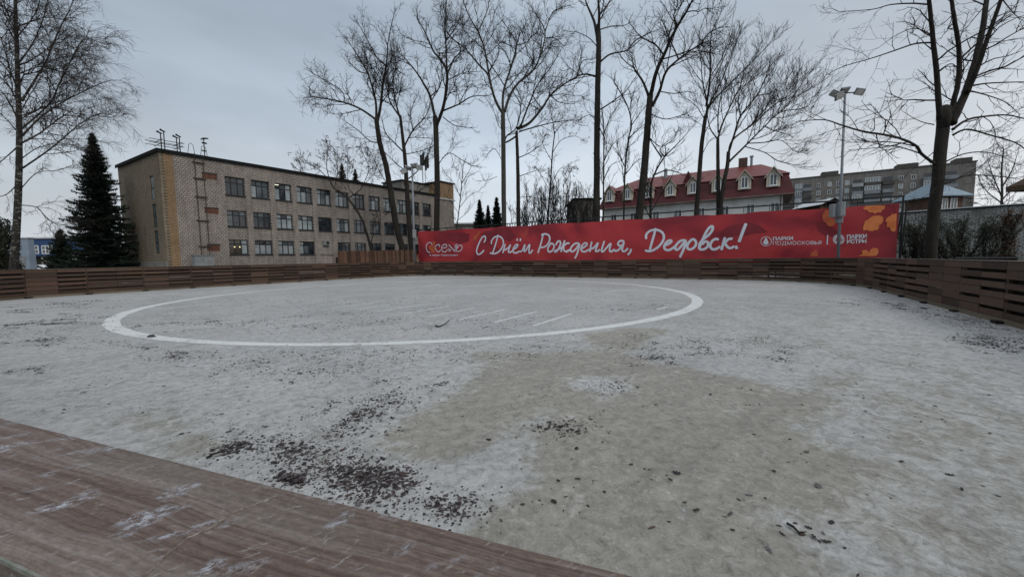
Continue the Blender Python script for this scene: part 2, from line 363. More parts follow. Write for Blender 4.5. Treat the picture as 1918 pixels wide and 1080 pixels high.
for _ in range(2):
    fr[1:-1, 1:-1] = (fr[1:-1, 1:-1] * 2 + fr[:-2, 1:-1] + fr[2:, 1:-1] + fr[1:-1, :-2] + fr[1:-1, 2:]) / 6
P3 = V_[..., None] * np.array(XV) + U_[..., None] * np.array(XU)
idx = np.arange(V_.size).reshape(V_.shape)
ok = inside[:-1, :-1] & inside[1:, :-1] & inside[:-1, 1:] & inside[1:, 1:]
q = np.stack([idx[:-1, :-1][ok], idx[1:, :-1][ok], idx[1:, 1:][ok], idx[:-1, 1:][ok]], 1)
me = bpy.data.meshes.new('ice'); me.from_pydata(P3.reshape(-1, 3).tolist(), [], q.tolist())
a = me.attributes.new('frost', 'FLOAT', 'POINT'); a.data.foreach_set('value', fr.reshape(-1).astype(np.float32))
me.materials.append(MT['ice']); ice = bpy.data.objects.new('ice', me); col.objects.link(ice); tag(ice, kind='structure')

# painted circle and stripes on the ice
cc = Vector((-3.0, 16.5, 0)); CR = 9.9; b = MB(); n = 160; vs = []
for i in range(n):
    a = 2 * math.pi * i / n; d = Vector((math.cos(a), math.sin(a), 0))
    wd = .115 + .055 * abs(math.cos(a)) + .008 * math.sin(i * 1.7)
    vs += [cc + d * (CR - wd) + Z * .004, cc + d * (CR + wd) + Z * .004]
b.add(vs, [(2 * i, 2 * i + 1, (2 * i + 3) % (2 * n), (2 * i + 2) % (2 * n)) for i in range(n)])
tag(b.build('painted_circle', MT['paint']), kind='structure')
b = MB()
def stripe(p, q, w_):
    p = Vector((*p, .004)); q = Vector((*q, .004)); t = (q - p).normalized(); s_ = Vector((-t.y, t.x, 0)) * w_ / 2
    b.add([p - s_, q - s_, q + s_, p + s_], [(0, 1, 2, 3)])
for i in range(10):
    p = Vector((.44 - .855 * i, 8.17 + .53 * i)); l = 1.0 - .02 * i
    stripe(p, (p.x + 1.1 * l, p.y + 1.72 * l), .085)
for x1, y1, x2, y2 in ((797, 536.5, 822, 532), (1064, 546, 1118, 548), (1064, 541.5, 1074, 539), (1134, 547, 1156, 543.5), (1156, 543.5, 1210, 542), (1228, 580, 1250, 575), (820, 538, 930, 534)):
    p = atz(x1, y1, 0); q = atz(x2, y2, 0); stripe((p.x, p.y), (q.x, q.y), .09)
tag(b.build('painted_stripes', MT['paint']), kind='structure')

# ------------------------------------------------------------------ rink fence
def VU(v, u, z=0): return XV * v + XU * u + Z * z
def arc(cv, cu, r, a0, a1, n): return [(cv + r * math.cos(R(a0 + (a1 - a0) * i / n)), cu + r * math.sin(R(a0 + (a1 - a0) * i / n))) for i in range(n + 1)]
def seg(p, q, n): return [(p[0] + (q[0] - p[0]) * i / n, p[1] + (q[1] - p[1]) * i / n) for i in range(1, n)]
# near board of the fence, read from the photograph
HB = EYE - .18
f0 = atz(0, 778, HB); f1 = atz(1230, 1080, HB); nb_ = atz(40, 1049, HB)
BD = (f1 - f0).normalized(); BN = Vector((BD.y, -BD.x, 0))       # along, and towards the camera
BW = (nb_ - f0).dot(BN)
S0 = f0 - BD * 1.9; S1 = f0 + BD * 1.5
s1 = (S1.dot(XV), S1.dot(XU)); s0 = (S0.dot(XV), S0.dot(XU))
path = [s1] + arc(VR - RNR, UN + RNR, RNR, -62, 0, 4)
path += seg((VR, UN + RNR), (VR, UF - RC), 8) + arc(VR - RC, UF - RC, RC, 0, 90, 5)
path += seg((VR - RC, UF), (VL + RC * .6, UF), 12) + arc(VL + RC * .6, UF - RC * .6, RC * .6, 90, 180, 3)
path += seg((VL, UF - RC * .6), (VL, UN + RC), 9) + arc(VL + RC, UN + RC, RC, 180, 270, 4) + seg((VL + RC, UN), s0, 9) + [s0]
fence = empty('rink_fence', VU((VL + VR) / 2, UF), 'low brown horizontal board fence running all round the rink, frosted cap board in the foreground', 'fence')
NB = len(path) - 1
PH = [.10, .30, .50, .70, .90, 1.09]
for i in range(NB):
    A = VU(*path[i]); B = VU(*path[i + 1]); d = (B - A); L = d.length; d.normalize(); n_ = Vector((d.y, -d.x, 0))   # outward side
    if n_.dot(A - VU((VL + VR) / 2, (UN + UF) / 2)) < 0: n_ = -n_
    mb = MB(); solid = random.random() < .10
    nsub = 2 if L > 1.5 else 1
    for k in range(nsub):
        a0, a1 = L * k / nsub + .008, L * (k + 1) / nsub - .008
        sol = solid or random.random() < .10
        for j, z in enumerate(PH):
            z1 = (PH[j + 1] if j < 5 else 1.262)
            gap = .010 if sol or random.random() < .15 else random.uniform(.055, .082)
            if j == 5: gap = 0.0
            t = random.uniform(.15, .85)
            mb.box(A, d, n_, a0, a1, 0, .025, z + random.uniform(0, .006), z1 - gap, 0, t)
    pn = mb.build('panel', MT['wood'], fence)
    mb = MB()
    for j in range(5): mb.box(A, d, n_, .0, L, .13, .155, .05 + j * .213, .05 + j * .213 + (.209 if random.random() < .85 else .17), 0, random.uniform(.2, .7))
    mb.build('back_panel', MT['backwood'], fence)  # near-black second skin paints the gaps between front boards as shade
    mb = MB(); mb.box(A, d, n_, .004, L - .004, -.02, .02, -.02, .098, 0, random.uniform(.3, .7)); mb.build('kick_board', MT['kick'], fence)
    mb = MB()
    if i < NB: mb.box(A, d, n_, .003, L - .003, -.02, .16, 1.263, HB, 0, random.uniform(.2, .5))
    mb.build('cap_board', MT['caps'], fence)
    mb = MB(); mb.box(A, d, n_, -.045, .045, .027, .115, -.05, 1.258, 0, .3); mb.build('post', MT['wood'], fence)
    mb = MB()
    mb.box(A, d, n_, -.12, .12, -.12, -.022, -.01, .04 + random.uniform(0, .03), 0, .1)
    mb.build('foot_block', MT['backwood'], fence)

# foreground cap board: weathered plank with frost
m = mat('weathered cap plank', (.15, .11, .09), .75, spec=.25); nt = m.node_tree
p = pos(nt, tuple(BD), tuple(BN), (0, 0, 1))
wob = noi(nt, p, 5, 2, .5, (1, 2.2, 1)); wv = N(nt, 'ShaderNodeVectorMath', operation='ADD')
cx = N(nt, 'ShaderNodeCombineXYZ'); nt.links.new(rng_(nt, wob, 0, 1, -.014, .014), cx.inputs[1]); nt.links.new(p, wv.inputs[0]); nt.links.new(cx.outputs[0], wv.inputs[1]); pw = wv.outputs[0]
g1 = noi(nt, pw, 110, 6, .7, (.035, 3.2, 1)); g2 = noi(nt, pw, 26, 5, .65, (.06, 2.6, 1)); g3 = noi(nt, pw, 5, 3, .6, (.5, 3, 1)); g4 = noi(nt, p, 260, 3, .8, (.5, 1.2, 1))
c = mixc(nt, rng_(nt, g1, .36, .64), (.086, .057, .047), (.158, .120, .103))
c = mixc(nt, rng_(nt, g2, .50, .68, 0, .9), c, (.235, .205, .188))
c = mixc(nt, rng_(nt, g3, .5, .66, 0, .5), c, (.14, .13, .115))
sa = N(nt, 'ShaderNodeSeparateXYZ'); nt.links.new(p, sa.inputs[0])
sp = rng_(nt, g4, .3, .7, .72, 1.25); v = N(nt, 'ShaderNodeVectorMath', operation='SCALE'); nt.links.new(c, v.inputs[0]); nt.links.new(sp, v.inputs[3])
ro = N(nt, 'ShaderNodeVectorRotate', rotation_type='Z_AXIS'); ro.inputs['Angle'].default_value = R(52); nt.links.new(p, ro.inputs['Vector'])
fb = noi(nt, ro.outputs[0], 22, 2, .5, (.9, 1.6, 1)); fs = noi(nt, ro.outputs[0], 190, 5, .85, (.9, 1.3, 1))
ff = math_(nt, 'MULTIPLY', rng_(nt, fb, .57, .70), rng_(nt, fs, .46, .56, 0, .85))
fb2 = noi(nt, ro.outputs[0], 120, 4, .75, (.6, 1.3, 1)); ff2 = rng_(nt, fb2, .60, .68, 0, .6)
c = mixc(nt, ff2, v.outputs[0], (.32, .30, .30)); c = mixc(nt, ff, c, (.42, .44, .49))
setc(m, c); bump(m, math_(nt, 'ADD', g1, math_(nt, 'MULTIPLY', ff, .8)), .55, .0012); MT['plank'] = m
mb = MB(); ch = .005
prof = [(0, HB - .035), (0, HB - ch), (ch * .8, HB), (BW - ch, HB), (BW, HB - ch * .9), (BW, HB - .035)]
vs = [S0 + BD * t + BN * w_ + Z * (z - S0.z) for t in (0.0, 3.4) for w_, z in prof]
mb.add(vs, [(k, (k + 1) % 6, 6 + (k + 1) % 6, 6 + k) for k in range(6)] + [(5, 4, 3, 2, 1, 0), tuple(range(6, 12))])
cb = mb.build('cap_plank', MT['plank'], fence)
# pale worn edge and the ragged crack that runs across the plank
mb = MB(); rr = random.Random(3)
cpts = [(527, 921), (500, 936), (462, 950), (430, 963), (395, 988), (352, 1006), (322, 1030), (296, 1056), (262, 1085), (230, 1110)]
cp = [atz(x, y, HB) for x, y in cpts]; fine = []
for i in range(len(cp) - 1):
    for k in range(6): fine.append(cp[i].lerp(cp[i + 1], k / 6) + BD * rr.uniform(-.0008, .0008))
vs = []
for i, q_ in enumerate(fine):
    hw = .0003 + .0042 * abs(noise.noise(Vector((i * .23, 0, 0)))) * rr.uniform(.5, 1.3); h = .0004 + .0008 * rr.random()
    vs += [q_ - BD * hw + Z * .0002, q_ + Z * h, q_ + BD * hw + Z * .0002]
mb.add(vs, [(3 * i + j, 3 * i + j + 1, 3 * i + j + 4, 3 * i + j + 3) for i in range(len(fine) - 1) for j in (0, 1)])
mb.build('split_line', mottled('pale split wood', (.12, .095, .075), (.26, .24, .21), 160, .9), cb)
mb = MB()
for t in range(60):
    a0 = t * 3.4 / 60; 
    mb.box(S0 - Z * S0.z, BD, BN, a0, a0 + .0567, BW - .0005, BW + .0012, HB - .007, HB - .0045 + rr.uniform(0, .0006), 0, rr.random())
mb.build('worn_edge', mottled('pale worn edge', (.13, .14, .12), (.24, .245, .22), 60, .9), cb)
mb = MB(); mb.box(S0 - Z * S0.z, BD, BN, 0, 3.4, .02, .045, .7, HB - .037, 0, .2)
mb.box(S0 - Z * S0.z, BD, BN, 0, 3.4, .02, .045, .1, .66, 0, .2); mb.build('panel', MT['wood'], fence)

# ------------------------------------------------------------------ banner on its steel frame
BU = 28.1; BO = XU * BU
def wr(s, z): return .03 * math.sin(s * 2.1 + 1.4 * z) * (.5 + .5 * math.sin(s * .37)) + .018 * math.sin(s * 4.9 - z * 2.6) * (.5 + .5 * math.sin(s * .9 + 1)) + .015 * math.sin(z * 3 + s * .8) + .02 * max(0, z - 2.6) * math.sin(s * 3.3)
def bpt(px, py, pr=.01):
    p = atpl(px, py, BO, XV); s = p.dot(XV); return p - XU * (pr + wr(s, p.z))
bl = atpl(783, 434, BO, XV); br = atpl(1685, 382, BO, XV); s_l, s_r = bl.dot(XV), br.dot(XV); zb, ztl, ztr = 1.0, bl.z, br.z
scaffold = empty('steel_scaffold', BO + XV * (s_l + s_r) / 2, 'black steel frame that carries the long red banner, open at its right end', 'frame')
sr2 = atpl(1694, 378, BO, XV).dot(XV) + .05
mb = MB()
F0 = BO + XU * .22
mb.box(F0, XV, XU, s_l - .2, sr2, -.035, .035, 4.40, 4.48); mb.build('top_rail', MT['black'], scaffold)
for zz in (1.5, 2.9):
    mb = MB(); mb.box(F0, XV, XU, s_l - .2, sr2, -.02, .02, zz, zz + .05); mb.build('rail', MT['black'], scaffold)
k = s_l - .15
while k < sr2 + .1:
    mb = MB(); mb.box(F0, XV, XU, k - .035, k + .035, -.036, .036, -.06, 4.39); mb.build('post', MT['black'], scaffold); k += (sr2 - s_l + .1) / 13
for kk in np.linspace(s_l + 1, s_r - .3, 26):
    mb = MB(); mb.box(F0, XV, XU, kk - .014, kk + .014, -.03, .03, 4.10, 4.39); mb.build('tie', MT['black'], scaffold)
mb = MB(); q0 = BO + XU * .22 + XV * (sr2 - .02); mb.tube([q0 + Z * 4.2, q0 + XU * .9 - XV * .2], .035, 6); mb.build('brace', MT['black'], scaffold)
mb = MB(); mb.tube([BO + XV * (s_r + .12) + Z * .0, BO + XV * (s_r + .34) + XU * .2 + Z * 4.2], .04, 6); mb.build('brace', MT['black'], scaffold)

ban = empty('banner', BO + XV * (s_l + s_r) / 2 + Z * zb, 'long red printed banner with white Cyrillic script greeting and orange leaves', 'banner')
mb = MB(); nx, nz_ = 260, 10; vs = []
for i in range(nx + 1):
    s = s_l + (s_r - s_l) * i / nx; zt = ztl + (ztr - ztl) * i / nx + .03 * math.sin(s * 1.3) + .015 * math.sin(s * 4.1)
    for j in range(nz_ + 1):
        z = zb + (zt - zb) * j / nz_; vs.append(BO + XV * s - XU * wr(s, z) + Z * z)
mb.add(vs, [(i * (nz_ + 1) + j, (i + 1) * (nz_ + 1) + j, (i + 1) * (nz_ + 1) + j + 1, i * (nz_ + 1) + j + 1) for i in range(nx) for j in range(nz_)])
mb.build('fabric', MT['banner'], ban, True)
cnt = [0]
def smoothline(pp, it=2):
    pp = [Vector((*q, 0)) for q in pp]
    for _ in range(it):
        o = [pp[0]]
        for a, b_ in zip(pp[:-1], pp[1:]): o += [a.lerp(b_, .25), a.lerp(b_, .75)]
        o.append(pp[-1]); pp = o
    return pp
def ribbon(mb, pp, off, sc, wd, it=2, taper=True):
    """a brush stroke through zoomed pixel points, laid on the banner"""
    pp = smoothline(pp, it); n = len(pp); cnt[0] += 1; vs = []; base = .006 + cnt[0] * .00022
    P = [bpt(off[0] + q.x * sc, off[1] + q.y * sc, base + k * .00004) for k, q in enumerate(pp)]
    for k in range(n):
        t = (P[min(k + 1, n - 1)] - P[max(k - 1, 0)]); t -= XU * t.dot(XU); t.normalize(); s_ = XU.cross(t) * wd / 2
        if taper and (k < 1 or k > n - 2): s_ = s_ * .55
        vs += [P[k] - s_, P[k] + s_]
    mb.add(vs, [(2 * k, 2 * k + 1, 2 * k + 3, 2 * k + 2) for k in range(n - 1)])
def bout(mb, pp, off, sc, mi=0):
    """a flat printed shape that follows the fabric's folds"""
    cnt[0] += 1; pr = .005 + cnt[0] * .00022; Q = []
    for x, y in pp:
        p = atpl(off[0] + x * sc, off[1] + y * sc, BO, XV); Q.append(Vector((p.dot(XV), p.z, 0)))
    st = [tuple(Q[i] for i in t) for t in tessellate_polygon([Q])]; vs = []; fs = []
    while st:
        a, b, c = st.pop(); e = [(b - a).length, (c - b).length, (a - c).length]; k = e.index(max(e))
        if e[k] > .22:
            if k == 0: m_ = (a + b) / 2; st += [(a, m_, c), (m_, b, c)]
            elif k == 1: m_ = (b + c) / 2; st += [(a, b, m_), (a, m_, c)]
            else: m_ = (a + c) / 2; st += [(a, b, m_), (m_, b, c)]
            continue
        n = len(vs); vs += [BO + XV * v.x + Z * v.y - XU * (pr + wr(v.x, v.y)) for v in (a, b, c)]; fs.append((n, n + 1, n + 2))
    mb.add(vs, fs, mi)
mb = MB()
bout(mb, [(590, 240), (640, 200), (700, 180), (800, 165), (860, 185), (920, 232), (830, 240), (760, 255), (700, 250), (640, 275)], (1180, 370), .2815)
bout(mb, [(1230, 170), (1290, 150), (1340, 190), (1400, 230), (1380, 260), (1300, 255), (1250, 220)], (1180, 370), .2815)
bout(mb, [(560, 235), (600, 210), (640, 205), (680, 190), (770, 180), (830, 250), (780, 290), (700, 260), (610, 280)], (760, 380), .25)
bout(mb, [(300, 235), (400, 218), (480, 230), (470, 290), (400, 310), (330, 280)], (760, 380), .25)
mb.build('printed_shadow_leaves', MT['maroon'], ban)
mb = MB(); o2, k2 = (880, 420), .10428; W1 = .135
for s in ([(250, 325), (280, 290), (292, 240), (262, 205), (225, 225), (180, 300), (140, 390), (120, 470), (130, 530), (165, 545), (210, 520), (258, 462)],
    [(510, 188), (495, 260), (450, 400), (412, 512)],
    [(385, 355), (385, 300), (430, 235), (510, 208), (575, 232), (607, 300), (600, 380), (560, 450), (500, 510), (430, 532), (362, 512)],
    [(635, 352), (612, 440), (592, 515)], [(600, 470), (650, 450), (700, 415), (742, 348), (700, 440), (690, 495), (715, 508), (760, 480)],
    [(765, 462), (830, 425), (870, 378), (850, 352), (800, 395), (765, 460), (785, 512), (840, 515), (895, 480)],
    [(857, 255), (855, 300)], [(916, 252), (910, 302)],
    [(885, 485), (925, 492), (960, 440), (1000, 345), (985, 420), (970, 495), (1010, 470), (1088, 338), (1070, 430), (1062, 505), (1085, 522), (1110, 495), (1135, 455)],
    [(1315, 185), (1280, 330), (1225, 515)], [(1282, 195), (1330, 170), (1400, 178), (1442, 235), (1430, 315), (1380, 390), (1300, 418), (1268, 412)],
    [(1460, 345), (1405, 415), (1400, 480), (1440, 502), (1492, 462), (1522, 400), (1500, 350), (1455, 338), (1442, 370)],
    [(1545, 378), (1570, 312), (1615, 295), (1640, 340), (1600, 440), (1548, 502), (1512, 478)], [(1707, 285), (1670, 400), (1642, 495)],
    [(1512, 480), (1600, 450), (1680, 400), (1740, 335), (1790, 340)], [(1690, 400), (1690, 470), (1725, 492), (1790, 460)]): ribbon(mb, s, o2, k2, W1)
o3_ = (1060, 420)
for s in ([(235, 338), (160, 340), (100, 395), (78, 455), (105, 500), (170, 460), (220, 375), (248, 338), (222, 460), (192, 560), (162, 612)], [(0, 500), (40, 480), (80, 450)],
    [(268, 440), (345, 400), (388, 360), (352, 325), (290, 370), (264, 440), (290, 490), (350, 492), (405, 455)],
    [(467, 308), (445, 400), (428, 498)], [(400, 458), (460, 440), (520, 410), (592, 308), (550, 420), (528, 480), (560, 492), (612, 452)],
    [(692, 298), (655, 410), (635, 480), (665, 500), (730, 420), (818, 320), (785, 430), (785, 488), (825, 490), (862, 452)],
    [(1048, 312), (1005, 290), (950, 308), (928, 360), (965, 392), (1030, 365), (1052, 300), (1020, 400), (1005, 460), (1035, 492), (1075, 475), (1118, 428)],
    [(1000, 398), (940, 465), (885, 485), (858, 445)], [(1172, 440), (1158, 500), (1108, 548)]): ribbon(mb, s, o3_, k2, W1)
mb.build('script_lettering', MT['letters'], ban); mb = MB()
o4, k4, W2 = (1200, 400), .1147, .155
for s in ([(245, 235), (225, 330), (180, 480), (148, 605)], [(92, 415), (82, 345), (140, 282), (240, 258), (330, 282), (385, 350), (372, 440), (300, 540), (200, 602), (130, 617), (72, 598)],
    [(388, 522), (470, 490), (512, 450), (480, 428), (420, 462), (383, 530), (392, 582), (450, 602), (520, 570), (565, 528)],
    [(745, 440), (670, 430), (600, 480), (555, 560), (590, 602), (650, 550), (712, 462), (748, 440), (700, 590), (640, 715)],
    [(850, 410), (772, 480), (755, 560), (800, 592), (872, 560), (912, 490), (890, 430), (845, 412)],
    [(955, 560), (1000, 450), (1062, 310), (1130, 212), (1178, 202), (1180, 260), (1120, 345), (1040, 402), (970, 470), (950, 545), (972, 588), (1045, 582), (1105, 530), (1100, 462), (1050, 450), (1005, 505)],
    [(1275, 425), (1220, 408), (1160, 450), (1128, 525), (1162, 585), (1230, 582), (1300, 535)],
    [(1378, 385), (1350, 480), (1318, 595)], [(1502, 412), (1440, 408), (1390, 460), (1345, 500)], [(1370, 480), (1430, 560), (1480, 565), (1530, 530)]): ribbon(mb, s, o4, k4, W2)
ribbon(mb, [(1722, 158), (1665, 300), (1605, 465)], o4, k4, .17); ribbon(mb, [(1540, 560), (1582, 540)], o4, k4, .22, 0, False)
mb.build('script_lettering', MT['letters'], ban)
o1, k1 = (780, 420), .0741; mb = MB()
for s in ([(398, 528), (392, 478), (335, 450), (268, 482), (236, 570), (262, 668), (320, 712), (352, 705)],
    [(588, 575), (592, 512), (530, 512), (465, 575)], [(470, 585), (500, 670), (560, 705), (618, 648)],
    [(650, 600), (775, 590), (775, 505), (690, 512), (640, 565), (640, 645), (685, 702), (740, 700), (795, 635)],
    [(820, 515), (900, 600), (978, 692)], [(825, 595), (828, 695), (880, 630)], [(985, 505), (982, 660), (978, 695)],
    [(1028, 488), (1020, 600), (1015, 695)], [(1030, 615), (1080, 525), (1140, 520), (1168, 590), (1130, 665), (1040, 690)]): ribbon(mb, s, o1, k1, .078)
mb.build('logo_lettering', MT['letters'], ban)
mb = MB()
bout(mb, [(330, 540), (370, 520), (410, 550), (440, 430), (485, 440), (480, 520), (450, 580), (470, 610), (430, 720), (370, 715), (385, 660), (330, 640), (305, 590)], o1, k1, 1)
bout(mb, [(1430, 380), (1450, 300), (1530, 270), (1590, 180), (1625, 190), (1570, 300), (1510, 390), (1450, 412)], o1, k1, 1)
bout(mb, [(20, 900), (20, 730), (55, 760), (50, 880), (90, 870), (120, 900)], o1, k1, 1)
o6, k6 = (1540, 370), .1111
bout(mb, [(690, 180), (740, 140), (850, 130), (1065, 130), (1055, 190), (1020, 200), (990, 250), (930, 250), (890, 275), (860, 250), (790, 250), (770, 215), (700, 200)], o6, k6)
bout(mb, [(690, 560), (685, 500), (705, 450), (725, 390), (780, 370), (800, 350), (860, 310), (960, 300), (1020, 320), (1030, 390), (1000, 440), (950, 470), (960, 510), (920, 550), (880, 545), (850, 568), (790, 560), (740, 545)], o6, k6)
bout(mb, [(1257, 270), (1180, 275), (1150, 310), (1100, 330), (1062, 390), (1095, 430), (1085, 490), (1140, 500), (1160, 560), (1220, 578), (1245, 545)], o6, k6)
bout(mb, [(600, 985), (680, 950), (665, 900), (700, 880), (750, 885), (790, 930), (805, 880), (870, 845), (940, 860), (945, 930), (900, 985)], o6, k6)
bout(mb, [(100, 480), (60, 420), (20, 400), (0, 300), (60, 200), (130, 220), (210, 340), (240, 400), (200, 460), (150, 490)], o6, k6, 1)
bout(mb, [(1400, 830), (1440, 760), (1530, 680), (1580, 740), (1580, 840)], (1400, 410), .0834, 1)
mb.build('printed_leaves', [MT['orange'], MT['orangedim']], ban)
# typeset words
def words_(body, p0, p1, cap, off, sc, bold=0.0, name='printed_words', space=1.0, par=None):
    cu = bpy.data.curves.new('txt', 'FONT'); cu.body = body; cu.offset = bold; cu.space_character = space; cu.resolution_u = 3
    o = bpy.data.objects.new('txt', cu); col.objects.link(o); bpy.context.view_layer.update()
    me = o.to_mesh(); V = [v.co.copy() for v in me.vertices]; Fc = [tuple(p.vertices) for p in me.polygons]
    x0 = min(v.x for v in V); x1 = max(v.x for v in V); ch_ = .70
    o.to_mesh_clear(); bpy.data.objects.remove(o); bpy.data.curves.remove(cu)
    cnt[0] += 1; P = []
    for v in V:
        t = (v.x - x0) / (x1 - x0); px = p0[0] + (p1[0] - p0[0]) * t; py = p0[1] + (p1[1] - p0[1]) * t - v.y / ch_ * cap
        P.append(bpt(off[0] + px * sc, off[1] + py * sc, .006 + cnt[0] * .00022))
    mb = MB(); mb.add(P, [f[::-1] for f in Fc]); return mb.build(name, MT['letters'], ban)
words_('в парках Подмосковья', (345, 800), (1052, 795), 42, o1, k1, .01)
o5, k5 = (1400, 410), .0834
words_('ПАРКИ', (572, 482), (1022, 468), 72, o5, k5, .03)
words_('ПОДМОСКОВЬЯ', (570, 587), (1658, 570), 78, o5, k5, -.002)
words_('ПАРКИ', (415, 692), (748, 682), 62, o6, k6, .035)
words_('ИСТРЫ', (415, 772), (742, 764), 62, o6, k6, .035)
mb = MB(); ribbon(mb, [(1802, 358), (1790, 572)], o5, k5, .05, 0, False)
ring = [(418 + 118 * math.cos(a), 502 + 103 * math.sin(a)) for a in np.linspace(0, 2 * math.pi, 33)]; ribbon(mb, ring, o5, k5, .03, 0, False)
bout(mb, [(418, 410), (450, 470), (475, 520), (470, 555), (440, 575), (400, 575), (365, 560), (350, 525), (380, 470)], o5, k5)
for a in range(0, 181, 20):
    ca, sa_ = math.cos(R(a)), math.sin(R(a)); ribbon(mb, [(280 + 45 * ca, 697 - 38 * sa_), (280 + 100 * ca, 697 - 82 * sa_)], o6, k6, .045, 0, False)
for a in range(15, 170, 22):
    p_ = [(280 + 100 * math.cos(R(a + x)), 705 + 85 * math.sin(R(a + x))) for x in (-8, 0, 8)]; bout(mb, [(280 + 30 * math.cos(R(a)), 712 + 25 * math.sin(R(a)))] + p_, o6, k6)
mb.build('emblems', MT['letters'], ban)

# ------------------------------------------------------------------ school
school = empty('school_building', SA + SD * 15 - SN * 5, 'three storey grey brick school with rows of dark framed windows and an ochre corner strip', 'building')
def sbox(mb, s0, s1, d0, d1, z0, z1, mi=0): mb.box(SA, SD, SN, s0, s1, d0, d1, z0, z1, mi)
TOP = 10.85; SL = 31.0
rows = [(7.78, 9.48), (4.85, 6.38), (2.2, 3.62)]
cols = [(4.55 + 2.142 * i, 4.55 + 2.142 * i + 1.62) for i in range(12)]
wl = MB()
sbox(wl, .9, cols[0][0], -.5, 0, -.06, TOP); 
for i in range(12):
    c1 = cols[i][1]; c2 = cols[i + 1][0] if i < 11 else SL
    sbox(wl, c1, c2, -.5, 0, -.06, TOP)
    zs = [-.06] + [z for r_ in reversed(rows) for z in r_] + [TOP]
    for k in range(0, len(zs), 2): sbox(wl, cols[i][0], c1, -.5, -.10 if k < 6 else -.002, zs[k], zs[k + 1])
wl.build('wall', MT['brick'], school)
mb = MB(); sbox(mb, .3, .9, -.5, .003, -.06, TOP); mb.build('corner_strip', MT['brick_orange'], school)
# side wall with three slits
sw = MB(); sl = (-2.25, -1.75); srows = [(2.3, 4.3), (4.6, 6.6), (7.0, 9.0)]
sbox(sw, 0, .3, -1.55, 0, -.06, TOP); sbox(sw, 0, .3, -10.4, -2.45, -.06, TOP)
for a0, a1 in ((-.06, 2.3), (4.3, 4.6), (6.6, 7.0), (9.0, TOP)): sbox(sw, 0, .3, -2.45, -1.55, a0, a1)
sw.build('side_wall', MT['brick_side'], school)
mb = MB(); sbox(mb, .302, SL, -10.4, -.502, -.06, TOP - .01); mb.build('inner_walls', MT['aptdark'], school)
mb = MB(); sbox(mb, -.12, SL + .1, -10.5, .12, TOP, TOP + .13); sbox(mb, -.14, SL + .12, .121, .15, TOP - .14, TOP + .16); sbox(mb, -.16, -.121, -10.5, .15, TOP - .14, TOP + .16)
mb.build('roof', MT['flash'], school)
mb = MB(); sbox(mb, -.05, SL, .001, .05, -.06, .7); sbox(mb, -.05, -.001, -10.4, .05, -.06, 1.6); mb.build('plinth', MT['concrete'], school)
WR = random.Random(11)
def window(s0, s1, z0, z1, kind, par, cl=None):
    f = MB(); t = .075; d0, d1 = -.30, -.22
    sbox(f, s0, s0 + t, d0, d1, z0, z1); sbox(f, s1 - t, s1, d0, d1, z0, z1); sbox(f, s0 + t, s1 - t, d0, d1, z0, z0 + t); sbox(f, s0 + t, s1 - t, d0, d1, z1 - t, z1)
    zt = z1 - (z1 - z0) * .30; sbox(f, s0 + t, s1 - t, d0, d1 - .01, zt - .04, zt + .04)
    w_ = s1 - s0; xs = [s0 + w_ * .33, s0 + w_ * .66]
    for x in xs: sbox(f, x - .04, x + .04, d0, d1 - .012, z0 + t, z1 - t)
    fo = f.build('window', MT['frame'], par)
    pn = MB(); ed = [s0 + t] + xs + [s1 - t]
    for k in range(3):
        for (za, zb_) in ((z0 + t, zt), (zt, z1 - t)):
            if kind == 'dark': mi = 0 if WR.random() < .85 else 2
            elif kind == 'pale': mi = 1 if WR.random() < .8 else 2
            elif kind == 'warm': mi = 3 if k < 2 else 1
            else: mi = WR.choice([0, 1, 1, 2])
            if za > z0 + .3 and kind != 'warm' and WR.random() < .45: mi = WR.choice([0, 2])
            dd = -.262 + WR.uniform(-.004, .004)
            pn.add([SA + SD * x + SN * (dd + WR.uniform(-.004, .004)) + Z * z for x, z in ((ed[k], za), (ed[k + 1], za), (ed[k + 1], zb_), (ed[k], zb_))], [(0, 1, 2, 3)], mi)
    pn.build('pane', [MT['pane_dark'], MT['pane_pale'], MT['pane_mid'], MT['pane_warm']], fo)
    sm = MB(); sbox(sm, s0 - .04, s1 + .04, -.22, .03, z0 - .055, z0 - .003); sm.build('sill', MT['sill'], fo)
    return fo
kinds = [['dark', 'mix', 'mix', 'pale', 'mix', 'pale', 'mix', 'mix', 'pale', 'mix', 'dark', 'dark'],
         ['dark', 'dark', 'mix', 'pale', 'dark', 'mix', 'mix', 'dark', 'dark', 'dark', 'dark', 'mix'],
         ['warm', 'pale', 'pale', 'mix', 'none', 'dark', 'dark', 'dark', 'dark', 'dark', 'dark', 'dark']]
for r_, (z0, z1) in enumerate(rows):
    for i, (s0, s1) in enumerate(cols):
        if kinds[r_][i] == 'none':
            mb = MB(); sbox(mb, s0 + .0, s1, -.099, -.001, z0 + .001, z1 - .001); mb.build('wall_infill', MT['brick'], school); continue
        wo = window(s0, s1, z0, z1, kinds[r_][i], school)
        if kinds[r_][i] == 'warm':
            for x in (.52, .95):
                mb = MB(); c_ = SA + SD * (s0 + x) - SN * .245 + Z * (z0 + .72)
                mb.tube([c_ - Z * .045, c_ - Z * .03, c_ + Z * .03, c_ + Z * .045], [.02, .05, .05, .02], 8); mb.build('lamp', MT['lamp_warm'], wo)
        if r_ == 0 and i == 2:
            mb = MB(); sbox(mb, s0 + .08, s0 + .5, -.25, -.24, z1 - .16, z1 - .10); mb.build('lamp', MT['lamp_white'], wo)
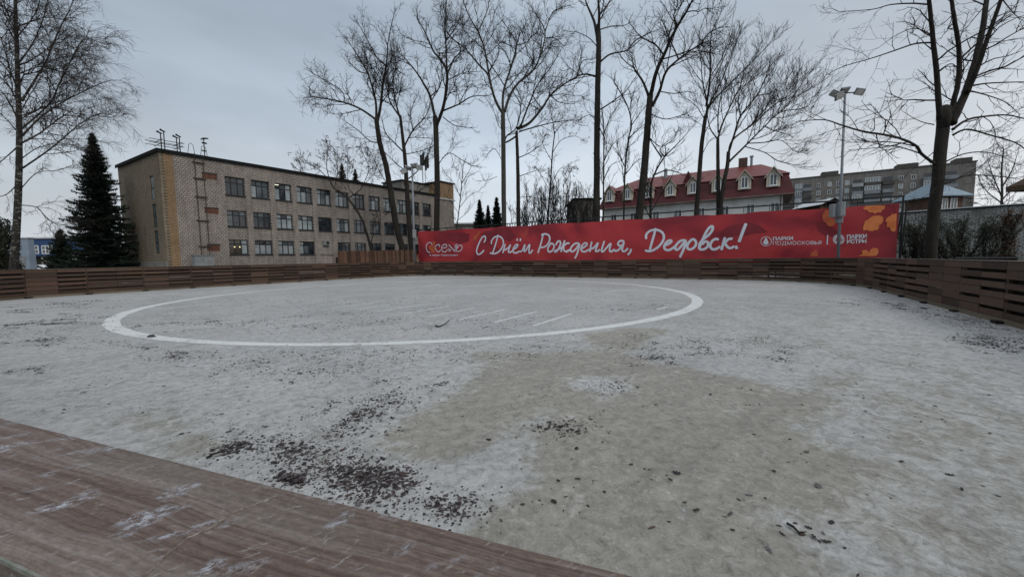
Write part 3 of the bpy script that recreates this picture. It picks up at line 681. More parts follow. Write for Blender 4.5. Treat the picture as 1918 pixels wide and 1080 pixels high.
for za, zb_ in srows:
    mb = MB()
    for d0, d1, a0, a1 in ((-2.45, -2.37, za, zb_), (-1.63, -1.55, za, zb_), (-2.37, -1.63, za, za + .07), (-2.37, -1.63, zb_ - .07, zb_), (-2.37, -1.63, za + .93, za + 1.0)):
        mb.box(SA, SD, SN, .06, .14, d0, d1, a0, a1)
    fo = mb.build('slit_window', MT['frame'], school)
    mb = MB(); mb.box(SA, SD, SN, .08, .10, -2.37, -1.63, za + .07, zb_ - .07); mb.build('pane', MT['pane_pale'] if za > 6.9 else MT['pane_mid'], fo)
for s0, s1, z0, z1 in ((2.85, 3.95, 9.0, 9.52), (2.86, 3.9, 5.9, 6.42), (2.85, 3.8, 2.5, 3.1)):
    mb = MB(); sbox(mb, s0, s1, .002, .012, z0, z1 - .04); mb.build('brick_infill', MT['brick_red'], school)
    mb = MB(); sbox(mb, s0 - .03, s1 + .03, .002, .05, z1 - .04, z1 + .06); mb.build('lintel', MT['sill'], school)
mb = MB()
for s in (2.35, 2.95):
    mb.tube([SA + SD * s + SN * .12 + Z * .3, SA + SD * s + SN * .12 + Z * (TOP + .2)], .035, 6)
mb.build('drain_pipe', MT['pipe'], school)
for z in (2.9, 5.2, 7.3, 8.9, 10.3):
    mb = MB(); sbox(mb, 2.2, 3.1, 0.002, .18, z, z + .07); mb.build('pipe_bracket', MT['pipe'], school)
for x in (1.95, 2.85):
    mb = MB(); mb.tube([SA + SD * x + Z * (TOP + .1), SA + SD * (x + .12) + Z * (TOP + .95), SA + SD * (x + .28) + Z * (TOP + 1.1), SA + SD * (x + .42) + Z * (TOP + .9), SA + SD * (x + .5) + Z * (TOP + .1)], .022, 5); mb.build('ladder_hoop', MT['pipe'], school)
mb = MB(); sbox(mb, 13.45, 14.1, .06, .36, 3.25, 3.75); ac = mb.build('air_conditioner', MT['boxgrey'], school)
mb = MB(); c_ = SA + SD * 13.85 + SN * .361 + Z * 3.5; ring = [c_ + (SD * math.cos(a) + Z * math.sin(a)) * .19 for a in np.linspace(0, 2 * math.pi, 13)[:-1]]; mb.add([q + SN * .004 for q in ring], [tuple(range(12))]); mb.build('fan', MT['black'], ac)
mb = MB(); sbox(mb, 14.9, 15.9, .01, .14, .9, 1.9); mb.build('basement_hatch', MT['black'], school)
# stair tower at the far end
mb = MB(); sbox(mb, SL, 34.1, -6, .25, -.06, 10.4); mb.build('end_wing', MT['brick'], school)
mb = MB(); sbox(mb, 31.4, 34.1, -6, .252, 10.52, 12.9); mb.build('stair_tower', MT['brick_orange'], school)
mb = MB(); sbox(mb, 26.5, 31.4, -6, -2.0, TOP + .14, 12.6); mb.build('roof_house', MT['concrete'], school)
mb = MB(); sbox(mb, 31.2, 34.3, -6.1, .45, 12.9, 13.05); sbox(mb, 26.3, 31.2, -6.1, -1.8, 12.6, 12.75); mb.build('tower_roof', MT['flash'], school)
mb = MB(); sbox(mb, 31.0, 34.3, -.2, .45, 10.4, 10.52); mb.build('snowy_ledge', MT['snow'], school)

# things on and by the school
rack = empty('siren_rack', SA + SD * 1 - SN * 1 + Z * (TOP + .13), 'black rack of four masts with horns and cross bars on the school roof corner', 'antenna')
base = TOP + .13
for x, d, h in ((.35, -.4, 1.4), (.75, -1.0, 1.75), (1.35, -.3, 1.25), (1.75, -.9, 1.55)):
    c_ = SA + SD * x + SN * d; mb = MB(); mb.tube([c_ + Z * base, c_ + Z * (base + h)], .04, 6); mb.build('mast', MT['black'], rack)
    mb = MB(); mb.tube([c_ + Z * (base + h) + SD * .12, c_ + Z * (base + h + .06) - SD * .1, c_ + Z * (base + h + .14) - SD * .24], [.04, .07, .09], 8); mb.build('horn', MT['black'], rack)
for z in (.55, .85):
    for d in (-.4, -1.3):
        mb = MB(); mb.tube([SA - SD * .4 + SN * d + Z * (base + z), SA + SD * 1.9 + SN * d + Z * (base + z + .03)], .028, 5); mb.build('cross_bar', MT['black'], rack)
    for x in (.3, 1.6):
        mb = MB(); mb.tube([SA + SD * x + SN * .1 + Z * (base + z), SA + SD * x - SN * 1.8 + Z * (base + z)], .028, 5); mb.build('cross_bar', MT['black'], rack)
ant = empty('roof_antenna', SA + SD * 3.35 - SN * .5 + Z * base, 'single thin black antenna mast right of the ladder hoops on the school roof', 'antenna')
c_ = SA + SD * 3.35 - SN * .5
mb = MB(); mb.tube([c_ + Z * base, c_ + Z * (base + 1.7)], .04, 6); mb.build('mast', MT['black'], ant)
mb = MB(); mb.tube([c_ + Z * (base + 1.55) - SD * .25, c_ + Z * (base + 1.7), c_ + Z * (base + 1.78) + SD * .35], [.03, .09, .05], 6); mb.tube([c_ + Z * (base + 1.3) - SD * .15, c_ + Z * (base + 1.3) + SD * .2], .08, 6); mb.tube([c_ + Z * (base + .6) - SD * .2, c_ + Z * (base + .6) + SD * .15], .06, 6); mb.build('aerial', MT['black'], ant)
cell = empty('cell_mast', SA + SD * 31.2 - SN * 3 + Z * 12.75, 'grey mobile phone mast with upright panel antennas on the far stair tower', 'antenna')
c_ = SA + SD * 31.2 - SN * 3
mb = MB(); mb.tube([c_ + Z * 12.75, c_ + Z * 17.3], .07, 6); mb.tube([c_ + SD * .5 + Z * 12.75, c_ + SD * .5 + Z * 16.5], .05, 6); mb.build('mast', MT['steel'], cell)
for x, z0 in ((-.6, 15.2), (-.1, 15.6), (.35, 15.0), (.75, 15.4)):
    mb = MB(); mb.box(c_, SD, SN, x, x + .26, .15, .3, z0, z0 + 1.9); mb.build('panel_antenna', MT['sill'], cell)
mb = MB(); sbox(mb, 1.35, 2.75, .9, 1.5, -.06, 2.05); cab = mb; cabr = empty('utility_cabinet', SA + SD * 2 + SN * 1.2, 'plain grey metal utility cabinet in front of the ochre corner of the school', 'cabinet')
cab.build('cabinet_body', MT['boxgrey'], cabr); mb = MB(); sbox(mb, 1.3, 2.8, .85, 1.56, 2.05, 2.12); mb.build('lid', MT['steel'], cabr); mb = MB(); sbox(mb, 1.4, 2.03, 1.5, 1.52, .1, 1.95); sbox(mb, 2.06, 2.7, 1.5, 1.52, .1, 1.95); mb.build('door', MT['boxgrey'], cabr)

# picket fence between the school and the rink
pf = empty('picket_fence', at(700, 480, 39).xy.to_3d(), 'tall fence of upright brown planks in front of the right part of the school', 'fence')
pa = at(632, 468, 40.5); pb_ = at(779, 470, 38.2); pa.z = pb_.z = -.06; d = (pb_ - pa); L = d.length; d.normalize(); n_ = Vector((d.y, -d.x, 0))
mb = MB(); x = 0
while x < L: mb.box(pa, d, n_, x, x + .13, 0, .025, 0, 2.5 + random.uniform(-.02, .03), 0, random.random()); x += .155
mb.build('plank_panel', MT['picket'], pf)
mb = MB(); mb.box(pa, d, n_, 0, L, -.06, -.002, 2.0, 2.1); mb.box(pa, d, n_, 0, L, -.06, -.002, .6, .7); mb.build('rail', MT['picket'], pf)

# ------------------------------------------------------------------ floodlight posts
def lamp_post(name, label, base, top, rb, rt, heads, boxes):
    root = empty(name, base, label, 'floodlight post', 'floodlight posts beside the rink')
    mb = MB(); mb.tube([base, base.lerp(top, .5), top], [rb, (rb + rt) / 2, rt], 12); mb.build('pole', MT['steel'], root, True)
    X = Vector((1, 0, 0)); Yv = Vector((0, 1, 0)); s = heads
    mb = MB(); mb.tube([top + X * -.75 * s - Z * .12 * s + Yv * -.2, top + X * -.3 * s + Z * .06, top + X * .25 * s + Z * .05, top + X * .75 * s + Z * .12 + Yv * .1], .035 * s, 6); mb.build('crossarm', MT['black'], root)
    for dx, dy, dz, ax in ((-.60, -.3, -.24, -.45), (-.42, .25, .12, .35), (.12, .2, .30, -.12), (.66, -.25, .02, .15)):
        c_ = top + X * dx * s + Yv * dy * s + Z * dz * s; rt_ = Matrix.Rotation(ax, 3, 'Y') @ Matrix.Rotation(R(-58) if dy < 0 else R(-38), 3, 'X')
        def bx(hx, hy, hz, oz=0): return [c_ + rt_ @ Vector((x * hx * s, y * hy * s, z * hz * s + oz * s)) for z in (-1, 1) for x, y in ((-1, -1), (1, -1), (1, 1), (-1, 1))]
        mb = MB(); mb.hexa(bx(.27, .19, .045)); mb.tube([c_ + rt_ @ Vector((-.25 * s, 0, 0)), top + X * dx * .8 * s], .02 * s, 5); h = mb.build('floodlight', MT['steel'], root)
        mb = MB(); mb.hexa(bx(.24, .16, .01, -.06)); mb.build('lens', MT['lampface'], h)
    return root
pb0 = at(1571, 480, 20.6); tp = at(1583, 176, 20.6); pb0.z = -.06; pb0.x += .1
lp = lamp_post('floodlight_post', 'tall grey steel floodlight post in front of the right end of the banner', Vector((pb0.x - .12, pb0.y, -.06)), tp, .078, .05, .84, 2)
for i, (x0, x1, y0, y1, dy) in enumerate(((1555, 1567, 382, 407, -.1), (1570, 1582, 378, 405, -.28))):
    a_ = at(x0, y1, 20.6 + dy); c_ = at(x1, y0, 20.6 + dy); X = Vector((1, 0, 0)); Yv = Vector((0, 1, 0)); mb = MB()
    mb.box(Vector((0, a_.y, 0)), X, Yv, a_.x, c_.x, -.1, .1, a_.z, c_.z); bo = mb.build('switch_box', MT['boxgrey'], lp)
    mb = MB(); mb.box(Vector((0, a_.y, 0)), X, Yv, a_.x + .03, c_.x - .03, -.115, -.101, a_.z + .04, c_.z - .04); mb.build('door', MT['steel'], bo)
c_ = at(1572, 412, 20.6); mb = MB(); mb.tube([c_ - Z * .15, c_ + Z * .1], .16, 8); mb.tube([at(1560, 409, 20.5), at(1580, 407, 20.4)], .03, 5); mb.build('bracket', MT['steel'], lp)
pb1 = at(776, 488, 36.9); tp1 = at(772, 316, 36.9)
lp2 = lamp_post('floodlight_post', 'slender grey floodlight post at the left end of the banner beside the picket fence', Vector((pb1.x + .02, pb1.y, -.06)), tp1, .12, .08, 1.15, 1)
a_ = at(774, 446, 36.7); mb = MB(); mb.box(Vector((0, a_.y, 0)), Vector((1, 0, 0)), Vector((0, 1, 0)), a_.x, a_.x + .32, -.2, 0, a_.z, a_.z + .8); mb.build('switch_box', MT['boxgrey'], lp2)

# ------------------------------------------------------------------ white house with red mansard roof
HA = Vector((14.47, 63.14, 0)); HN = Vector((HD.y, -HD.x, 0))      # HN faces the camera
house = empty('mansard_house', HA + HD * 12 - HN * 5, 'long white house with a maroon mansard roof and a row of pale dormers', 'house')
HL = 24.8; DP = 11.0
def hb(mb, s0, s1, d0, d1, z0, z1, mi=0): mb.box(HA, HD, HN, s0, s1, d0, d1, z0, z1, mi)
def hp(s, d, z): return HA + HD * s + HN * d + Z * z
mb = MB(); hb(mb, .3, HL - .5, -DP, -.6, -.06, 9.3); mb.build('wall', MT['white'], house)
mb = MB(); mb.add([hp(-.3, .05, 9.25), hp(HL + .7, .05, 9.25), hp(HL + .0, -1.3, 12.0), hp(.5, -1.3, 12.0), hp(-.3, -DP - .6, 9.25), hp(HL + .7, -DP - .6, 9.25), hp(HL, -DP + .7, 12.0), hp(.5, -DP + .7, 12.0)],
    [(0, 1, 2, 3), (1, 5, 6, 2), (5, 4, 7, 6), (4, 0, 3, 7), (0, 4, 5, 1)]); mb.build('mansard', MT['roofsteep'], house)
mb = MB(); zr = 14.35
mb.add([hp(.3, -1.1, 12.0), hp(HL + .2, -1.1, 12.0), hp(HL + .2, -DP + .5, 12.0), hp(.3, -DP + .5, 12.0), hp(5.0, -5.5, zr), hp(HL - 3.0, -5.5, zr)], [(0, 1, 5, 4), (1, 2, 5), (2, 3, 4, 5), (3, 0, 4), (0, 3, 2, 1)]); mb.build('roof', MT['rooftop'], house)
mb = MB(); hb(mb, -.3, HL + .7, .05, .16, 9.15, 9.27); mb.build('gutter', MT['caps'], house)
mb = MB(); mb.tube([hp(HL - .7, -.52, 9.1), hp(HL - .7, -.52, 0)], .06, 6); mb.build('downpipe', MT['pipe'], house)
def dormer(s, big=False):
    w_ = .75; z0 = 10.25; z1 = 11.75; zt = 12.85
    f = MB(); f.add([hp(s - w_, -.25, z0), hp(s + w_, -.25, z0), hp(s + w_, -.25, z1), hp(s, -.25, zt - .1), hp(s - w_, -.25, z1), hp(s - w_, -2.4, z0), hp(s + w_, -2.4, z0), hp(s + w_, -2.4, z1), hp(s, -2.4, zt - .1), hp(s - w_, -2.4, z1)],
        [(0, 1, 2, 3, 4), (1, 6, 7, 2), (5, 0, 4, 9), (5, 9, 8, 7, 6)])
    do = f.build('dormer', MT['dormer'], house)
    r_ = MB()
    for sg in (-1, 1):
        a_ = [hp(s + sg * (w_ + .22), y, z1 - .28) for y in (.0, -3.2)] + [hp(s, y, zt) for y in (-3.2, .0)]
        r_.add(a_ + [q + Z * .08 for q in a_], MB.BF)
    r_.build('dormer_roof', MT['rooftop'], do)
    r_ = MB()
    for sg in (-1, 1):
        a_ = [hp(s + sg * (w_ + .24), .02, z1 - .36), hp(s, .02, zt - .1), hp(s, .02, zt + .06), hp(s + sg * (w_ + .24), .02, z1 - .2)]
        r_.add(a_, [(0, 1, 2, 3)] if sg < 0 else [(3, 2, 1, 0)])
    r_.build('barge_board', MT['dormer'], do)
    whole = MB()
    for a0, a1, b0, b1 in ((-.4, -.32, 10.45, 11.9), (.32, .4, 10.45, 11.9), (-.32, .32, 10.45, 10.53), (-.32, .32, 11.82, 11.9), (-.04, .04, 10.53, 11.82)): hb(whole, s + a0, s + a1, -.249, -.18, b0, b1)
    hb(whole, s - .5, s + .5, -.249, -.1, 10.36, 10.44)
    wo = whole.build('window', MT['pvc'], do)
    p_ = MB(); hb(p_, s - .32, s + .32, -.248, -.21, 10.53, 11.82); p_.build('pane', MT['pane_mid'], wo)
for s in (1.45, 4.35, 7.5, 10.6, 13.66, 16.8, 20.0, 23.2): dormer(s)
def awin(s0, s1, z0, z1, par, A_=HA, d=-.6, D_=HD, Nn=HN, pm='pane_mid'):
    f = MB(); t = .07
    for a0, a1, b0, b1 in ((s0, s0 + t, z0, z1), (s1 - t, s1, z0, z1), (s0 + t, s1 - t, z0, z0 + t), (s0 + t, s1 - t, z1 - t, z1), ((s0 + s1) / 2 - .03, (s0 + s1) / 2 + .03, z0 + t, z1 - t)):
        f.box(A_, D_, Nn, a0, a1, d + .002, d + .06, b0, b1)
    wo = f.build('window', MT['pvc'], par)
    p_ = MB(); p_.box(A_, D_, Nn, s0 + t, s1 - t, d + .001, d + .03, z0 + t, z1 - t); p_.build('pane', MT[pm], wo)
for s in (1.6, 4.7, 8.1, 11.2, 14.3, 17.3, 20.3, 23): awin(s, s + .95, 6.9, 8.3, house)
# tall gable between the dormers, chimneys, vent
mb = MB(); mb.add([hp(12.0, -1.5, 12.0), hp(13.6, -1.5, 12.0), hp(12.8, -1.5, 13.9), hp(12.0, -4.5, 12.4), hp(13.6, -4.5, 12.4), hp(12.8, -4.5, 13.9)], [(0, 1, 2), (1, 4, 5, 2), (3, 0, 2, 5), (3, 5, 4)]); mb.build('roof_gable', MT['roofsteep'], house)
mb = MB(); hb(mb, 19.0, 20.1, -6.1, -5.1, 13.6, 15.5); mb.build('chimney', MT['redbrick'], house)
mb = MB(); mb.tube([hp(20.6, -5.5, 14), hp(20.6, -5.5, 15.5)], .16, 8); mb.tube([hp(20.6, -5.5, 15.5), hp(20.6, -5.5, 15.7)], .26, 8); mb.build('flue', MT['steel'], house)
mb = MB(); mb.tube([hp(9.1, -4.5, 13.5), hp(9.1, -4.5, 14.9)], .28, 8); mb.tube([hp(9.1, -4.5, 15.0), hp(9.1, -4.5, 15.35)], [.42, .05], 8); mb.build('roof_vent', MT['steel'], house)

# ------------------------------------------------------------------ nine storey block far behind
AA = Vector((96.5, 132.9, 0)); AD = Vector((.845, -.534, 0)); AN = Vector((AD.y, -AD.x, 0))
apt = empty('apartment_block', AA + AD * 20 - AN * 6, 'long grey nine storey apartment block with stacked balconies far behind the banner', 'apartment block')
def ab(mb, s0, s1, d0, d1, z0, z1, mi=0): mb.box(AA, AD, AN, s0, s1, d0, d1, z0, z1, mi)
mb = MB(); ab(mb, -4, 41.5, -12, 0, -.06, 26.9); mb.build('wall', MT['aptwall'], apt)
mb = MB(); ab(mb, -4.2, 41.7, -12.2, .2, 26.9, 27.25); mb.build('roof', MT['aptdark'], apt)
for a0, a1 in ((7.4, 11.7), (25.7, 30.3), (38, 41.3)):
    mb = MB(); ab(mb, a0, a1, -6, -2, 27.25, 28.7); mb.build('lift_house', MT['aptdark'], apt)
ar = random.Random(5)
for k in range(5):
    zt = 24.9 - 2.5 * k
    for s in (6.0, 8.8, 11.0, 13.2, 25.7, 28.4): awin(s, s + 1.05, zt - 1.35, zt, apt, AA, 0, AD, AN, ar.choice(['pane_mid', 'pane_pale', 'pane_dark']))
    for b0, b1, glazed in ((-3.6, -1.0, 0), (.2, 2.2, 1), (2.3, 4.8, ar.random() < .6), (14.9, 17.5, ar.random() < .3), (17.8, 21.6, 1 if k < 2 else ar.random() < .5), (22.0, 24.7, 0), (30.9, 33.1, ar.random() < .5), (35, 38, 0)):
        mb = MB(); ab(mb, b0, b1, .002, 1.1, zt - 2.35, zt - 1.25); bo = mb.build('balcony', MT[ar.choice(['balc', 'balc', 'balc2', 'aptdark'])], apt)
        mb = MB()
        if glazed:
            x = b0
            while x < b1 - .3:
                ab(mb, x, x + .08, .9, 1.09, zt - 1.25, zt + .05); x += .62
            ab(mb, b0, b1, .88, 1.092, zt + .05, zt + .15); mb.build('glazing_bars', MT['pvc'], bo)
            mb = MB(); ab(mb, b0 + .05, b1 - .05, .6, .85, zt - 1.25, zt + .05); mb.build('pane', MT[ar.choice(['pane_pale', 'pane_mid', 'balc'])], bo)
        else:
            ab(mb, b0 + .3, b1 - .3, .003, .05, zt - 1.25, zt); mb.build('pane', MT['pane_dark'], bo)

# blue roofed brick house, white wall, kiosk, gazebo, far left buildings, dark house
bh = at(1775, 385, 46); br0 = Vector((bh.x - 4, 46, 0)); X = Vector((1, 0, 0)); Yv = Vector((0, 1, 0))
bhouse = empty('brick_house', br0, 'small brown brick house with a pale blue hipped roof behind the white wall', 'house')
z_e = at(1800, 366, 46).z; z_a = at(1770, 338, 46).z; xr2 = at(1812, 366, 46).x
mb = MB(); mb.box(Vector((0, 46, 0)), X, Yv, xr2 - 3.2, xr2 - .5, 0, 4, -.06, z_e); mb.build('wall', MT['redbrick'], bhouse)
mb = MB(); q = [Vector((xr2 - 3.7, 45.3, z_e)), Vector((xr2, 45.3, z_e)), Vector((xr2, 51.5, z_e)), Vector((xr2 - 3.7, 51.5, z_e)), Vector((xr2 - 2.0, 48, z_a + .3))]
mb.add(q + [Vector((p.x, p.y, p.z - .12)) for p in q[:4]], [(0, 1, 4), (1, 2, 4), (2, 3, 4), (3, 0, 4), (5, 6, 1, 0), (6, 7, 2, 1), (8, 7, 6, 5)]); mb.build('roof', MT['blueroof'], bhouse)
awin(xr2 - 3.0, xr2 - 2.3, z_e - 1.6, z_e - .3, bhouse, Vector((0, 45.99, 0)), 0, X, -Yv); awin(xr2 - 2.0, xr2 - 1.2, z_e - 1.6, z_e - .3, bhouse, Vector((0, 45.99, 0)), 0, X, -Yv)

WA = Vector((23.2, 25.4, 0)); WB = Vector((30.9, 16.7, 0)); WD = (WB - WA).normalized(); WN = Vector((WD.y, -WD.x, 0))
if WN.y > 0: WN = -WN
m = mat('whitewashed brick', (.3, .3, .3), .9); nt = m.node_tree; p = pos(nt, tuple(WD), (0, 0, 1), tuple(WN))
bt = N(nt, 'ShaderNodeTexBrick'); bt.inputs['Scale'].default_value = 1; bt.inputs['Brick Width'].default_value = .28; bt.inputs['Row Height'].default_value = .1; bt.inputs['Mortar Size'].default_value = .015
bt.inputs['Color1'].default_value = (.40, .42, .41, 1); bt.inputs['Color2'].default_value = (.28, .295, .29, 1); bt.inputs['Mortar'].default_value = (.10, .10, .10, 1); nt.links.new(p, bt.inputs['Vector'])
n = noi(nt, p, .8, 6, .7); c = mixc(nt, rng_(nt, n, .46, .62, 0, .7), bt.outputs['Color'], (.10, .095, .08)); setc(m, c); MT['whitewash'] = m
wall = empty('boundary_wall', (WA + WB) / 2, 'whitewashed stained brick wall behind the shrubs at the right', 'wall')
LW = (WB - WA).length; mb = MB(); mb.box(WA, WD, WN, 0, LW, -.3, 0, -.06, 3.9); mb.build('brickwork', MT['whitewash'], wall)
mb = MB(); mb.box(WA, WD, WN, 0, LW, -.38, .08, 3.9, 3.97); mb.build('coping', MT['flash'], wall)
mb = MB(); mb.box(WA, WD, WN, 0, LW, -.36, .05, 3.972, 4.02); mb.build('snow_cover', MT['snow'], wall)

ks = empty('kiosk', at(1552, 400, 30).xy.to_3d(), 'small kiosk with a low snow dusted gable roof peeping over the banner', 'kiosk')
k0 = at(1532, 386, 30); k1_ = at(1578, 385, 30); kt = at(1556, 374, 30)
mb = MB(); mb.box(Vector((0, 30, 0)), X, Yv, k0.x + .3, k1_.x - .3, .2, 2.5, -.06, k0.z + .05); mb.build('wall', MT['redbrick'], ks)
mb = MB()
for a_, b_ in ((k0, kt), (kt, k1_)):
    q = [Vector((a_.x, 29.6, a_.z)), Vector((b_.x, 29.6, b_.z)), Vector((b_.x, 32.8, b_.z)), Vector((a_.x, 32.8, a_.z))]; mb.add(q + [p + Z * .09 for p in q], MB.BF)
mb.build('roof', MT['flash'], ks)
mb = MB()
for a_, b_ in ((k0, kt), (kt, k1_)):
    q = [Vector((a_.x, 29.65, a_.z + .095)), Vector((b_.x, 29.65, b_.z + .095)), Vector((b_.x, 32.8, b_.z + .095)), Vector((a_.x, 32.8, a_.z + .095))]; mb.add(q, [(0, 1, 2, 3)])
mb.build('snow_cover', MT['snow'], ks)

ge = at(1884, 360, 11); gz = empty('gazebo', Vector((ge.x + 2.2, 9, 0)), 'wooden gazebo corner with a brown pitched roof at the right edge', 'gazebo')
mb = MB(); zz = ge.z; x0 = ge.x; slope = .95
q = [Vector((x0, 11 - 4.2, zz)), Vector((x0, 11, zz)), Vector((x0 + 2.1, 8.9, zz + 2.1 * slope)), Vector((x0 + 4.2, 11, zz)), Vector((x0 + 4.2, 6.8, zz))]
mb.add(q + [p + Z * .14 for p in q], [(0, 4, 2), (0, 2, 1), (1, 2, 3), (4, 3, 2), (5, 7, 9), (5, 6, 7), (6, 8, 7), (9, 7, 8), (0, 5, 9, 4), (0, 1, 6, 5), (1, 3, 8, 6), (3, 4, 9, 8)]); mb.build('roof', MT['gazebo'], gz)
for gx, gy in ((.42, -.55), (3.6, -.55), (.42, -3.8), (3.6, -3.8)):
    mb = MB(); mb.box(Vector((x0 + gx, 11 + gy, 0)), X, Yv, 0, .14, 0, .14, -.06, zz + .3); mb.build('post', MT['gazebo'], gz)
mb = MB(); mb.box(Vector((x0, 10.5, 0)), X, Yv, .57, 3.6, 0, .05, .8, .9); mb.box(Vector((x0, 10.5, 0)), X, Yv, .57, 3.6, 0, .05, .1, .2); mb.build('railing', MT['gazebo'], gz)
# dark trestle beam behind the right side of the rink
tr = empty('barrier_rail', at(1850, 490, 12).xy.to_3d(), 'low black barrier rail behind the fence at the right', 'barrier')
a_ = at(1790, 484, 13.5); b_ = at(1908, 482, 12.2)
mb = MB(); mb.tube([Vector((a_.x, a_.y, 1.22)), Vector((b_.x, b_.y, 1.22))], .07, 6); mb.build('beam', MT['black'], tr)
for t in (.05, .5, .95):
    c_ = a_.lerp(b_, t); mb = MB(); mb.tube([Vector((c_.x, c_.y, -.06)), Vector((c_.x, c_.y, 1.2))], .04, 6); mb.build('post', MT['black'], tr)

bb = empty('blue_building', at(60, 480, 66).xy.to_3d(), 'blue clad building with white gridded windows behind the birch at the far left', 'building')
zt = at(60, 447, 66).z; zm = at(60, 480, 66).z; xl = at(-60, 460, 66).x; xrb = at(118, 460, 66).x; O = Vector((0, 66, 0))
mb = MB(); mb.box(O, X, Yv, xl, xrb, 0, 9, zm, zt); mb.build('wall', MT['bluewall'], bb)
mb = MB(); mb.box(O, X, Yv, xl, xrb, 1.5, 9, -.06, zm); mb.build('ground_floor', MT['aptdark'], bb)
mb = MB(); mb.box(O, X, Yv, xl - .3, xrb + .3, -.3, 9.3, zt, zt + .25); mb.build('roof', MT['snow'], bb)
for px in (-40, -5, 20, 79):
    mb = MB(); mb.box(O, X, Yv, at(px, 480, 66).x - .35, at(px, 480, 66).x + .35, .1, .8, -.06, zm); mb.build('column', MT['concrete'], bb)
for px0, px1 in ((-48, -28), (-22, -2), (2, 22), (54, 71.5), (80, 98)):
    a_ = at(px0, 475, 66); b_ = at(px1, 460, 66); f = MB(); z0, z1 = a_.z, b_.z
    for t in (0, .3333, .6667, 1):
        xx = a_.x + (b_.x - a_.x) * t; f.box(O, X, -Yv, xx - .06, xx + .06, .002, .07, z0, z1); 
    for t in (0, .5, 1):
        z_ = z0 + (z1 - z0) * t; f.box(O, X, -Yv, a_.x, b_.x, .0025, .068, z_ - .06, z_ + .06)
    wo = f.build('window', MT['pvc'], bb)
    p_ = MB(); p_.box(O, X, -Yv, a_.x + .02, b_.x - .02, .001, .03, z0, z1); p_.build('pane', MT['pane_mid'], wo)
sh = empty('tapered_shed', at(42, 490, 42).xy.to_3d(), 'pale blue sheet metal booth with tapering sides between the birch and the blue building', 'booth')
tl, tr_, b_r, b_l = at(35, 446, 42), at(52, 446, 42), at(56.5, 505, 42), at(27, 505, 42)
tl.z = tr_.z = (tl.z + tr_.z) / 2
def gx(p, q): t = (p.z + .06) / (p.z - q.z); return Vector((p.x + (q.x - p.x) * t, p.y, -.06))
gl, gr_ = gx(tl, b_l), gx(tr_, b_r)
mb = MB(); mb.hexa([gl, gr_, gr_ + Yv * .7, gl + Yv * .7, tl, tr_, tr_ + Yv * .5, tl + Yv * .5]); mb.build('body', MT['bluegrey'], sh)
mb = MB(); mb.box(Vector((0, 0, 0)), X, Yv, tl.x - .1, tr_.x + .1, 41.9, 42.6, tl.z, tl.z + .1); mb.build('lid', MT['snow'], sh)
mb = MB(); mb.hexa([Vector((v_.x, 41.985 if k_ in (0, 1, 4, 5) else 41.999, v_.z)) for k_, v_ in enumerate([gl.lerp(gr_, .25) + Z * .1, gl.lerp(gr_, .75) + Z * .1] * 2 + [(gl.lerp(tl, .55)).lerp(gr_.lerp(tr_, .55), .25), (gl.lerp(tl, .55)).lerp(gr_.lerp(tr_, .55), .75)] * 2)]); mb.build('door', MT['boxgrey'], sh)
gg = empty('garage', at(215, 490, 58).xy.to_3d(), 'low pale garage glimpsed between the big spruce and the school', 'garage')
a_ = at(120, 466, 58); b_ = at(240, 466, 58)
mb = MB(); mb.box(Vector((0, 58, 0)), X, Yv, a_.x, b_.x + 1, 0, 6, -.06, 3.3); mb.build('wall', MT['palewall'], gg)
mb = MB(); mb.box(Vector((0, 58, 0)), X, Yv, a_.x - .2, b_.x + 1.2, -.3, 6.2, 3.3, 3.5); mb.build('roof', MT['flash'], gg)
mb = MB()
for t in range(3): mb.box(Vector((0, 58, 0)), X, -Yv, b_.x - 7.5 + t * 3, b_.x - 5.2 + t * 3, .002, .05, 0, 2.4)
mb.build('door', MT['boxgrey'], gg)
dh = empty('dark_house', at(1095, 400, 52).xy.to_3d(), 'dark brown brick house wall half hidden beside the tallest trunk', 'house')
a_ = at(1076, 374, 52); b_ = at(1124, 376, 52)
mb = MB(); mb.box(Vector((0, 52, 0)), X, Yv, a_.x, b_.x, 0, 7, -.06, a_.z); mb.build('wall', MT['aptdark'], dh)
mb = MB(); mb.box(Vector((0, 52, 0)), X, Yv, a_.x - .2, b_.x + .2, -.2, 7.2, a_.z, a_.z + .2); mb.build('roof', MT['flash'], dh)
lh = empty('low_shed', at(880, 418, 62).xy.to_3d(), 'low flat shed roof just above the left part of the banner', 'shed')
a_ = at(846, 420, 62); b_ = at(905, 418, 62)
mb = MB(); mb.box(Vector((0, 62, 0)), X, Yv, a_.x, b_.x, 0, 5, -.06, a_.z); mb.build('wall', MT['concrete'], lh)
mb = MB(); mb.box(Vector((0, 62, 0)), X, Yv, a_.x - .3, b_.x + .3, -.3, 5.3, a_.z, a_.z + .2); mb.build('roof', MT['snow'], lh)

